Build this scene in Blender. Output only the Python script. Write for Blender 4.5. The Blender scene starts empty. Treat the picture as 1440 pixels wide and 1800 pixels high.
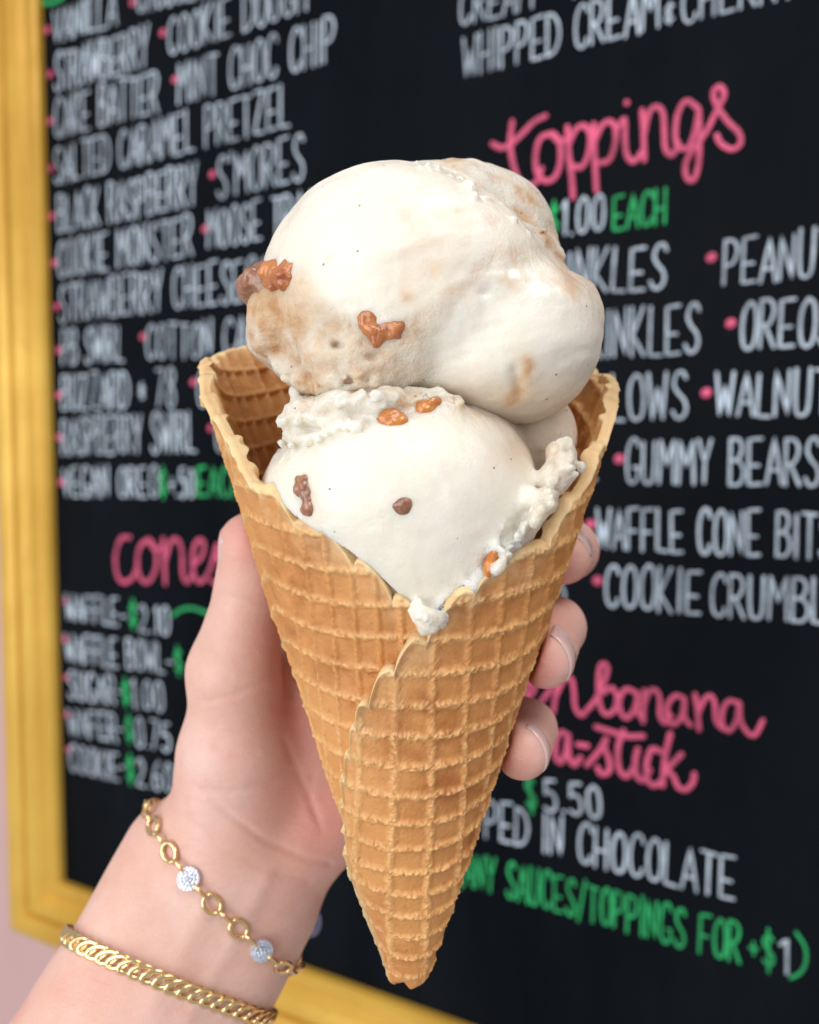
import bpy, math, random
import numpy as np
from mathutils import Vector, Matrix

random.seed(7)
rng = np.random.default_rng(11)
scene = bpy.context.scene
COL = scene.collection

# ------------------------------------------------------------------ camera
F = 1442.0                      # focal length in photo pixels (photo 1440 x 1800)
CAM = np.array([0.0, 0.0, 1.45])


def unit(v):
    v = np.asarray(v, float)
    return v / np.linalg.norm(v)


# world up seen from the camera (camera looks a little down, slight roll)
UPC = unit([-0.0062, -0.0457, 1.0])
FWC = unit(np.array([0, 1.0, 0]) - UPC * UPC[1])
RTC = np.cross(FWC, UPC)
C2W = np.array([RTC, FWC, UPC])            # camera-axes vector -> world vector


def P(px, py, d):
    """photo pixel + distance along the view axis (cm) -> point in camera axes, cm"""
    return np.array([(px - 720.0) / F * d, d, -(py - 900.0) / F * d])


def W(p):
    """camera axes (cm) -> world (m); works on arrays"""
    return (np.asarray(p, float) * 0.01) @ C2W.T + CAM


cam_d = bpy.data.cameras.new("camera")
cam = bpy.data.objects.new("camera", cam_d)
COL.objects.link(cam)
R = np.column_stack([C2W @ [1, 0, 0], C2W @ [0, 0, 1], C2W @ [0, -1, 0]])
cam.matrix_world = Matrix([[*R[0], CAM[0]], [*R[1], CAM[1]], [*R[2], CAM[2]], [0, 0, 0, 1]])
cam_d.sensor_fit = 'VERTICAL'
cam_d.sensor_height = 24.0
cam_d.lens = F / 1800.0 * 24.0
cam_d.clip_start = 0.01
cam_d.clip_end = 50.0
cam_d.dof.use_dof = True
cam_d.dof.focus_distance = 0.165
cam_d.dof.aperture_fstop = cam_d.lens / 2.6
scene.camera = cam

# ------------------------------------------------------------------ light
world = bpy.data.worlds.new("World")
scene.world = world
world.use_nodes = True
bg = world.node_tree.nodes["Background"]
bg.inputs[0].default_value = (0.93, 0.96, 1.0, 1)
bg.inputs[1].default_value = 0.41


def area(name, loc, target, size, power, col):
    l = bpy.data.lights.new(name, 'AREA')
    l.shape = 'RECTANGLE'
    l.size, l.size_y = size
    l.energy = power
    l.color = col
    o = bpy.data.objects.new(name, l)
    COL.objects.link(o)
    a, b = Vector(W(loc)), Vector(W(target))
    o.location = a
    o.rotation_euler = (b - a).to_track_quat('-Z', 'Y').to_euler()
    return o


TGT = (0, 19, 0)
area("window_light", (48, -38, 112), TGT, (0.7, 0.6), 8.6, (1.0, 0.985, 0.96))
area("room_light", (-62, -48, 8), TGT, (0.8, 1.0), 8.0, (1.0, 0.97, 0.96))

scene.view_settings.view_transform = 'Standard'
scene.view_settings.look = 'None'
scene.view_settings.gamma = 1
scene.view_settings.exposure = 0.14
scene.view_settings.use_curve_mapping = False
scene.cycles.max_bounces = 8
scene.cycles.use_denoising = True


# ------------------------------------------------------------------ helpers
def mesh_obj(name, V, Fc, mat=None, parent=None, smooth=True, origin=None, attrs=None, world_pts=False):
    V = np.asarray(V, float)
    if not world_pts:
        V = W(V)
    if parent is not None and origin is None:
        origin = np.array(parent.location)
    if origin is None:
        origin = V.mean(0)
    origin = np.asarray(origin, float)
    me = bpy.data.meshes.new(name)
    Vl = V - origin
    if isinstance(Fc, np.ndarray):
        n, k = Fc.shape
        me.vertices.add(len(Vl))
        me.vertices.foreach_set("co", Vl.astype(np.float32).ravel())
        me.loops.add(n * k)
        me.loops.foreach_set("vertex_index", Fc.astype(np.int32).ravel())
        me.polygons.add(n)
        me.polygons.foreach_set("loop_start", np.arange(0, n * k, k, dtype=np.int32))
        me.polygons.foreach_set("loop_total", np.full(n, k, dtype=np.int32))
        me.update(calc_edges=True)
        me.validate()
    else:
        me.from_pydata([tuple(v) for v in Vl], [], Fc)
    me.polygons.foreach_set("use_smooth", np.full(len(me.polygons), smooth))
    if attrs:
        for k, a in attrs.items():
            at = me.attributes.new(k, 'FLOAT', 'POINT')
            at.data.foreach_set("value", np.asarray(a, np.float32))
    if mat:
        me.materials.append(mat)
    o = bpy.data.objects.new(name, me)
    COL.objects.link(o)
    if parent is not None:
        o.parent = parent
        o.location = Vector(origin) - parent.location
    else:
        o.location = origin
    return o


def empty(name, loc):
    o = bpy.data.objects.new(name, None)
    o.empty_display_size = 0.02
    COL.objects.link(o)
    o.location = loc
    return o


def tag(o, label=None, cat=None, group=None, kind=None):
    if label: o["label"] = label
    if cat: o["category"] = cat
    if group: o["group"] = group
    if kind: o["kind"] = kind
    return o


_tab = rng.random((64, 64, 64)).astype(np.float32)


def vnoise(x, y, z):
    xi, yi, zi = np.floor(x).astype(int), np.floor(y).astype(int), np.floor(z).astype(int)
    fx, fy, fz = x - xi, y - yi, z - zi
    fx, fy, fz = [f * f * f * (f * (f * 6 - 15) + 10) for f in (fx, fy, fz)]
    r = 0
    for a in (0, 1):
        for b in (0, 1):
            for c in (0, 1):
                w = (fx if a else 1 - fx) * (fy if b else 1 - fy) * (fz if c else 1 - fz)
                r = r + w * _tab[(xi + a) & 63, (yi + b) & 63, (zi + c) & 63]
    return r * 2 - 1


def fbm(x, y, z, f, oct=3, gain=0.5):
    s, a, t = 0, 1.0, 0
    for k in range(oct):
        s = s + a * vnoise(x * f + 17.3 * k, y * f + 5.1 * k, z * f + 9.7 * k)
        t += a
        a *= gain
        f *= 2.03
    return s / t


def sstep(a, b, x):
    t = np.clip((x - a) / (b - a), 0, 1)
    return t * t * (3 - 2 * t)


def smin(a, b, k):
    h = np.clip(0.5 + 0.5 * (b - a) / k, 0, 1)
    return b * (1 - h) + a * h - k * h * (1 - h)


def sd_ell(X, Y, Z, c, r):
    r = np.broadcast_to(np.asarray(r, float), (3,))
    x, y, z = (X - c[0]) / r[0], (Y - c[1]) / r[1], (Z - c[2]) / r[2]
    k0 = np.sqrt(x * x + y * y + z * z) + 1e-9
    x, y, z = x / r[0], y / r[1], z / r[2]
    k1 = np.sqrt(x * x + y * y + z * z) + 1e-9
    return k0 * (k0 - 1) / k1


def sd_cap(X, Y, Z, a, ra, b, rb):
    """tapered capsule"""
    d = b - a
    L2 = d @ d
    t = np.clip(((X - a[0]) * d[0] + (Y - a[1]) * d[1] + (Z - a[2]) * d[2]) / L2, 0, 1)
    q = np.sqrt((X - a[0] - t * d[0]) ** 2 + (Y - a[1] - t * d[1]) ** 2 + (Z - a[2] - t * d[2]) ** 2)
    return q - (ra + (rb - ra) * t)


def surface_nets(S, lo, h):
    """naive surface nets of the zero level of S -> vertices, quads"""
    nx, ny, nz = S.shape
    ins = S < 0
    cnt = np.zeros((nx - 1, ny - 1, nz - 1), np.int8)
    for a in (0, 1):
        for b in (0, 1):
            for c in (0, 1):
                cnt += ins[a:nx - 1 + a, b:ny - 1 + b, c:nz - 1 + c]
    act = (cnt > 0) & (cnt < 8)
    I, J, K = np.nonzero(act)
    n = len(I)
    idx = np.full(act.shape, -1, np.int64)
    idx[I, J, K] = np.arange(n)
    acc = np.zeros((n, 3))
    num = np.zeros(n)
    cor = [(0, 0, 0), (1, 0, 0), (0, 1, 0), (1, 1, 0), (0, 0, 1), (1, 0, 1), (0, 1, 1), (1, 1, 1)]
    for p in range(8):
        for q in range(p + 1, 8):
            if sum(abs(cor[p][i] - cor[q][i]) for i in range(3)) != 1:
                continue
            A = S[I + cor[p][0], J + cor[p][1], K + cor[p][2]]
            B = S[I + cor[q][0], J + cor[q][1], K + cor[q][2]]
            m = (A < 0) != (B < 0)
            t = np.where(m, A / np.where(m, A - B, 1), 0)
            for i in range(3):
                acc[:, i] += np.where(m, cor[p][i] + t * (cor[q][i] - cor[p][i]), 0)
            num += m
    V = (acc / num[:, None] + np.column_stack([I, J, K])) * h + lo
    quads = []
    for ax in range(3):
        A = ins[:-1, :, :] if ax == 0 else ins[:, :-1, :] if ax == 1 else ins[:, :, :-1]
        B = ins[1:, :, :] if ax == 0 else ins[:, 1:, :] if ax == 1 else ins[:, :, 1:]
        i, j, k = np.nonzero(A != B)
        u, v = [(1, 2), (2, 0), (0, 1)][ax]
        c = np.column_stack([i, j, k])
        ok = (c[:, u] > 0) & (c[:, v] > 0) & (c[:, u] < S.shape[u] - 1) & (c[:, v] < S.shape[v] - 1)
        c = c[ok]
        flip = A[c[:, 0], c[:, 1], c[:, 2]]

        def at(du, dv):
            e = c.copy()
            e[:, u] += du
            e[:, v] += dv
            return idx[e[:, 0], e[:, 1], e[:, 2]]
        q = np.column_stack([at(-1, -1), at(0, -1), at(0, 0), at(-1, 0)])
        q[~flip] = q[~flip][:, ::-1]
        quads.append(q)
    return V, np.vstack(quads)


def vnormals(V, Q):
    n = np.cross(V[Q[:, 2]] - V[Q[:, 0]], V[Q[:, 3]] - V[Q[:, 1]])
    N = np.zeros_like(V)
    for k in range(4):
        np.add.at(N, Q[:, k], n)
    return N / (np.linalg.norm(N, axis=1, keepdims=True) + 1e-12)


def relax(V, Q, it=2, lam=0.5):
    for _ in range(it):
        A = np.zeros_like(V)
        c = np.zeros(len(V))
        for k in range(4):
            np.add.at(A, Q[:, k], V[Q[:, (k + 1) % 4]] + V[Q[:, (k + 3) % 4]])
            np.add.at(c, Q[:, k], 2)
        V = V + lam * (A / np.maximum(c, 1)[:, None] - V)
    return V


def grid(lo, hi, h):
    ax = [np.arange(lo[i], hi[i] + h, h) for i in range(3)]
    X, Y, Z = np.meshgrid(*ax, indexing='ij')
    return X, Y, Z


def topx(X, Y, Z):
    return 720 + X / Y * F, 900 - Z / Y * F


# ------------------------------------------------------------------ materials
class M:
    """small node-tree builder"""

    def __init__(s, name):
        s.m = bpy.data.materials.new(name)
        s.m.use_nodes = True
        s.t = s.m.node_tree
        s.b = s.t.nodes["Principled BSDF"]

    def n(s, typ, **kw):
        nd = s.t.nodes.new(typ)
        ins = kw.pop('ins', {})
        for k, v in kw.items():
            setattr(nd, k, v)
        for k, v in ins.items():
            s.set(nd.inputs[k], v)
        return nd

    def set(s, sock, v):
        if isinstance(v, bpy.types.NodeSocket):
            s.t.links.new(v, sock)
        else:
            sock.default_value = v

    def p(s, **kw):
        for k, v in kw.items():
            s.set(s.b.inputs[k.replace('_', ' ')], v)

    def coord(s):
        return s.n('ShaderNodeTexCoord').outputs['Object']

    def noise(s, scale, detail=4, rough=0.55, vec=None):
        nd = s.n('ShaderNodeTexNoise', ins={'Scale': scale, 'Detail': detail, 'Roughness': rough})
        s.t.links.new(vec or s.coord(), nd.inputs['Vector'])
        return nd.outputs['Fac']

    def ramp(s, fac, stops, interp='LINEAR'):
        nd = s.n('ShaderNodeValToRGB')
        e = nd.color_ramp.elements
        nd.color_ramp.interpolation = interp
        while len(e) < len(stops):
            e.new(0.5)
        for el, (p, c) in zip(e, stops):
            el.position = p
            el.color = c if len(c) == 4 else (*c, 1)
        s.set(nd.inputs[0], fac)
        return nd.outputs[0]

    def mix(s, fac, a, b, blend='MIX'):
        nd = s.n('ShaderNodeMix', data_type='RGBA', blend_type=blend)
        s.set(nd.inputs[0], fac)
        s.set(nd.inputs[6], a if isinstance(a, bpy.types.NodeSocket) else (*a, 1))
        s.set(nd.inputs[7], b if isinstance(b, bpy.types.NodeSocket) else (*b, 1))
        return nd.outputs[2]

    def math(s, op, a, b=0.0, clamp=False):
        nd = s.n('ShaderNodeMath', operation=op, use_clamp=clamp)
        s.set(nd.inputs[0], a)
        s.set(nd.inputs[1], b)
        return nd.outputs[0]

    def attr(s, name):
        return s.n('ShaderNodeAttribute', attribute_name=name).outputs['Fac']

    def bump(s, h, strength, dist, prev=None):
        nd = s.n('ShaderNodeBump', ins={'Strength': strength, 'Distance': dist, 'Height': h})
        if prev: s.t.links.new(prev, nd.inputs['Normal'])
        return nd.outputs[0]


def mat_wall():
    m = M("pink_wall_paint")
    m.p(Base_Color=m.mix(m.noise(6), (0.76, 0.48, 0.46), (0.82, 0.54, 0.52)), Roughness=0.6,
        Normal=m.bump(m.noise(180, 3), 0.2, 0.001))
    return m.m


def mat_board():
    m = M("black_chalkboard")
    v = m.n('ShaderNodeMapping', ins={'Scale': (1.0, 1.0, 0.3)})
    m.t.links.new(m.coord(), v.inputs[0])
    smear = m.noise(9, 6, 0.65, v.outputs[0])
    m.p(Base_Color=m.ramp(smear, [(0.35, (0.0025, 0.0038, 0.006)), (0.62, (0.006, 0.008, 0.0115)), (0.85, (0.016, 0.019, 0.023))]),
        Roughness=m.ramp(smear, [(0.3, (0.42,) * 3), (0.7, (0.55,) * 3)]), Specular_IOR_Level=0.04)
    return m.m


def mat_chalk(name, c):
    m = M(name)
    n = m.noise(70, 5, 0.7)
    n2 = m.noise(14, 3)
    f = m.math('ADD', m.math('MULTIPLY', n, 0.6), m.math('MULTIPLY', n2, 0.4))
    dark = tuple(x * 0.42 for x in c)
    m.p(Base_Color=m.mix(m.ramp(f, [(0.35, (0, 0, 0)), (0.62, (1, 1, 1))]), dark, c), Roughness=0.7)
    return m.m


def mat_gold_frame():
    m = M("gold_painted_wood")
    v = m.n('ShaderNodeMapping', ins={'Scale': (1, 1, 1)})
    m.t.links.new(m.coord(), v.inputs[0])
    g = m.noise(55, 5, 0.65)
    f = m.noise(7, 4)
    c = m.mix(m.ramp(f, [(0.35, (0, 0, 0)), (0.7, (1, 1, 1))]), (0.62, 0.34, 0.04), (0.86, 0.54, 0.095))
    c = m.mix(m.ramp(g, [(0.62, (0, 0, 0)), (0.8, (0.6, 0.6, 0.6))]), c, (0.55, 0.29, 0.04))
    m.p(Base_Color=c, Metallic=0.2, Roughness=0.42, Normal=m.bump(g, 0.25, 0.001))
    return m.m


def mat_cone():
    m = M("baked_waffle")
    ridge, edge, blot, colm = m.attr("ridge"), m.attr("edge"), m.attr("blotch"), m.attr("column")
    fine = m.noise(1300, 4, 0.7)
    mid = m.noise(160, 4, 0.6)
    cell = m.mix(blot, (0.44, 0.155, 0.036), (0.70, 0.335, 0.105))
    cell = m.mix(m.ramp(mid, [(0.4, (0, 0, 0)), (0.68, (1, 1, 1))]), cell, (0.66, 0.305, 0.095))
    cell = m.mix(m.math('MULTIPLY', colm, 0.75), cell, (0.62, 0.27, 0.075))
    c = m.mix(m.math('MULTIPLY', ridge, 0.72), cell, (0.84, 0.51, 0.215))
    c = m.mix(m.ramp(m.noise(420, 3, 0.6), [(0.66, (0, 0, 0)), (0.74, (0.75,) * 3)]), c, (0.40, 0.15, 0.05))
    c = m.mix(m.math('MULTIPLY', edge, 0.95), c, (0.86, 0.65, 0.36))
    b1 = m.bump(fine, 0.5, 0.0005)
    b2 = m.bump(mid, 0.12, 0.0008, b1)
    m.p(Base_Color=c, Roughness=m.ramp(mid, [(0.3, (0.34,) * 3), (0.7, (0.56,) * 3)]), Normal=b2,
        Subsurface_Weight=0.28, Subsurface_Radius=(1.0, 0.5, 0.2), Subsurface_Scale=0.0022,
        Specular_IOR_Level=0.5)
    return m.m


def mat_ice():
    m = M("vanilla_ice_cream")
    tan, rough, wet = m.attr("tan"), m.attr("rough"), m.attr("wet")
    n1 = m.noise(120, 5, 0.6)
    n2 = m.noise(620, 5, 0.7)
    n3 = m.noise(45, 3, 0.5)
    n4 = m.noise(1500, 3, 0.6)
    white = m.mix(m.ramp(n3, [(0.35, (0, 0, 0)), (0.7, (1, 1, 1))]), (0.83, 0.785, 0.675), (0.86, 0.83, 0.745))
    tanc = m.mix(m.ramp(m.noise(75, 6, 0.62), [(0.40, (0, 0, 0)), (0.60, (1, 1, 1))]), (0.60, 0.33, 0.14), (0.83, 0.67, 0.48))
    c = m.mix(tan, white, tanc)
    v = m.n('ShaderNodeTexVoronoi', ins={'Scale': 260.0, 'Randomness': 1.0})
    m.t.links.new(m.coord(), v.inputs['Vector'])
    spk = m.math('LESS_THAN', v.outputs['Distance'], 0.07)
    sel = m.math('GREATER_THAN', m.n('ShaderNodeSeparateColor', ins={0: v.outputs['Color']}).outputs[0], 0.62)
    c = m.mix(m.math('MULTIPLY', m.math('MULTIPLY', spk, sel), 0.75), c, (0.22, 0.06, 0.035))
    h = m.math('ADD', m.math('MULTIPLY', n2, m.math('ADD', m.math('MULTIPLY', rough, 0.7), 0.16)),
               m.math('MULTIPLY', n1, m.math('ADD', m.math('MULTIPLY', rough, 0.8), 0.22)))
    h = m.math('ADD', h, m.math('MULTIPLY', n4, m.math('ADD', m.math('MULTIPLY', rough, .4), 0.06)))
    r0 = m.ramp(n1, [(0.35, (0.27,) * 3), (0.65, (0.5,) * 3)])
    m.p(Base_Color=c, Normal=m.bump(h, 0.75, 0.0016),
        Roughness=m.mix(wet, r0, (0.17,) * 3),
        Subsurface_Weight=0.75, Subsurface_Radius=(1.0, 0.74, 0.48), Subsurface_Scale=0.0042,
        Specular_IOR_Level=0.6, Coat_Weight=m.math('MULTIPLY', wet, 0.8), Coat_Roughness=0.1)
    return m.m


def mat_fruit(name, a, b):
    m = M(name)
    n = m.noise(190, 5, 0.65)
    n2 = m.noise(600, 4, 0.65)
    c = m.mix(m.ramp(n, [(0.36, (0, 0, 0)), (0.62, (1, 1, 1))]), a, b)
    c = m.mix(m.ramp(n2, [(0.66, (0, 0, 0)), (0.8, (0.35,) * 3)]), c, (0.72, 0.45, 0.28))
    m.p(Base_Color=c, Roughness=0.15, Subsurface_Weight=0.35, Subsurface_Radius=(1.0, 0.35, 0.1), Subsurface_Scale=0.004,
        Coat_Weight=0.8, Coat_Roughness=0.06, Normal=m.bump(n2, 0.6, 0.001))
    return m.m


def mat_skin():
    m = M("skin")
    red = m.attr("red")
    n = m.noise(38, 5, 0.65)
    n2 = m.noise(190, 5, 0.65)
    n3 = m.noise(16, 3, 0.5)
    c = m.mix(m.ramp(n, [(0.36, (0, 0, 0)), (0.64, (1, 1, 1))]), (0.715, 0.43, 0.345), (0.785, 0.545, 0.47))
    c = m.mix(m.ramp(n3, [(0.52, (0, 0, 0)), (0.72, (0.35,) * 3)]), c, (0.66, 0.50, 0.46))
    c = m.mix(m.math('MULTIPLY', red, 0.9), c, (0.73, 0.32, 0.265))
    c = m.mix(m.ramp(n2, [(0.52, (0, 0, 0)), (0.75, (0.4,) * 3)]), c, (0.68, 0.36, 0.29))
    v = m.n('ShaderNodeTexVoronoi', ins={'Scale': 1100.0}, feature='DISTANCE_TO_EDGE')
    m.t.links.new(m.coord(), v.inputs['Vector'])
    mp = m.n('ShaderNodeMapping', ins={'Scale': (1.0, 1.0, 3.2), 'Rotation': (0.0, 0.5, 0.0)})
    m.t.links.new(m.coord(), mp.inputs[0])
    wr = m.noise(260, 4, 0.6, mp.outputs[0])
    b1 = m.bump(v.outputs['Distance'], 0.25, 0.0004)
    b2 = m.bump(wr, 0.24, 0.0009, b1)
    m.p(Base_Color=c, Roughness=m.ramp(n2, [(0.3, (0.38,) * 3), (0.7, (0.54,) * 3)]),
        Subsurface_Weight=0.3, Subsurface_Radius=(1.0, 0.36, 0.2), Subsurface_Scale=0.0035,
        Specular_IOR_Level=0.42, Normal=b2)
    return m.m


def mat_nail():
    m = M("fingernail")
    m.p(Base_Color=m.mix(m.noise(120, 3), (0.77, 0.46, 0.42), (0.82, 0.56, 0.53)), Roughness=0.22,
        Subsurface_Weight=0.3, Subsurface_Radius=(1, .4, .25), Subsurface_Scale=0.002, Coat_Weight=0.5,
        Coat_Roughness=0.12)
    return m.m


def mat_gold():
    m = M("polished_gold")
    m.p(Base_Color=m.mix(m.noise(300, 3), (0.86, 0.62, 0.30), (0.95, 0.75, 0.43)), Metallic=1.0, Roughness=0.13)
    return m.m


def mat_pave():
    m = M("sparkling_stones")
    m.p(Base_Color=(0.80, 0.84, 0.92, 1), Metallic=0.85, Roughness=0.12)
    return m.m


SKIN, NAIL, GOLD, PAVE = mat_skin(), mat_nail(), mat_gold(), mat_pave()
CONE, ICE = mat_cone(), mat_ice()
FR_AMBER = mat_fruit("caramel_apple", (0.50, 0.12, 0.012), (0.66, 0.27, 0.045))
FR_RED = mat_fruit("dark_apple", (0.34, 0.075, 0.018), (0.60, 0.23, 0.06))
FR_BROWN = mat_fruit("raisin_brown", (0.17, 0.055, 0.026), (0.42, 0.20, 0.105))
WHITE = mat_chalk("white_chalk_marker", (0.72, 0.84, 0.97))
PINK = mat_chalk("pink_chalk_marker", (0.95, 0.14, 0.29))
GREEN = mat_chalk("green_chalk_marker", (0.03, 0.62, 0.19))
LAV = mat_chalk("lavender_chalk_marker", (0.36, 0.32, 0.50))

# ------------------------------------------------------------------ board plane
BH = unit([2570, -1442, -50])              # along the board, to the right
BV = unit(UPC - BH * (UPC @ BH))           # up the board
BN = np.cross(BH, BV)                      # off the board
if BN[1] > 0: BN = -BN
B0 = P(720, 900, 50.0)                     # a point on the board's face


def board(px, py):
    """photo pixel -> (s, t) on the board, cm"""
    r = P(px, py, 1.0)
    k = (B0 @ BN) / (r @ BN)
    q = r * k - B0
    return np.array([q @ BH, q @ BV])


def bpt(s, t, n=0.0):
    return B0 + BH * s + BV * t + BN * n


def bscale(px, py):
    """cm per photo pixel, vertical, at that spot on the board"""
    r = P(px, py, 1.0)
    return (B0 @ BN) / (r @ BN) / F


LFT = (board(95, 800)[0] + board(115, 1545)[0]) / 2          # inner edges of the frame
BOT = (board(115, 1545)[1] + board(503, 1688)[1]) / 2
RGT, TOP = LFT + 88.0, BOT + 76.0
FW, FD = 4.7, 2.2

# wall behind the board
wv = [bpt(s, t, -1.2) for s, t in ((-160, -150), (170, -150), (170, 130), (-160, 130))]
tag(mesh_obj("wall", wv, [(0, 1, 2, 3)], mat_wall(), smooth=False), kind="structure")

menu = empty("menu_board", W(bpt((LFT + RGT) / 2, BOT - FW, -1.0)))
tag(menu, "black chalk menu board in a wide gold frame, lettered in white, pink and green", "menu board")
pv, pf = [], []
c8 = [(LFT - 1, BOT - 1), (RGT + 1, BOT - 1), (RGT + 1, TOP + 1), (LFT - 1, TOP + 1)]
for z in (-0.8, 0.0):
    pv += [bpt(s, t, z) for s, t in c8]
pf = [(4, 5, 6, 7), (3, 2, 1, 0), (0, 1, 5, 4), (1, 2, 6, 5), (2, 3, 7, 6), (3, 0, 4, 7)]
mesh_obj("panel", pv, pf, mat_board(), menu, smooth=False)

# moulded frame rails: profile (distance outward from inner edge, height off the board)
prof = [(0.0, -0.7), (0.0, 0.55), (0.2, 0.85), (0.55, 0.9), (0.62, 0.5), (0.85, 0.55), (1.1, 0.75), (1.5, 1.3), (2.0, 1.75), (2.3, 1.8),
        (2.42, 1.45), (2.62, 1.45), (2.75, 1.85), (3.2, 2.2), (3.8, 2.35), (4.15, 2.2), (4.25, 1.7), (4.7, 1.6), (4.7, -1.0)]
GF = mat_gold_frame()
corners = [(LFT, BOT, -1, -1), (RGT, BOT, 1, -1), (RGT, TOP, 1, 1), (LFT, TOP, -1, 1)]
for k in range(4):
    a, b = corners[k], corners[(k + 1) % 4]
    V, Fc = [], []
    ns = 40
    for i in range(ns + 1):
        u = i / ns
        for (w, hgt) in prof:
            s = (a[0] + a[2] * w) * (1 - u) + (b[0] + b[2] * w) * u
            t = (a[1] + a[3] * w) * (1 - u) + (b[1] + b[3] * w) * u
            wob = 0.02 * math.sin(i * 1.7 + w * 3)
            V.append(bpt(s, t, hgt + wob))
    m_ = len(prof)
    for i in range(ns):
        for j in range(m_ - 1):
            Fc.append((i * m_ + j, i * m_ + j + 1, (i + 1) * m_ + j + 1, (i + 1) * m_ + j))
    Fc.append(tuple(range(m_)))
    Fc.append(tuple(ns * m_ + j for j in reversed(range(m_))))
    mesh_obj("frame_rail", V, Fc, GF, menu, smooth=False)

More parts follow.
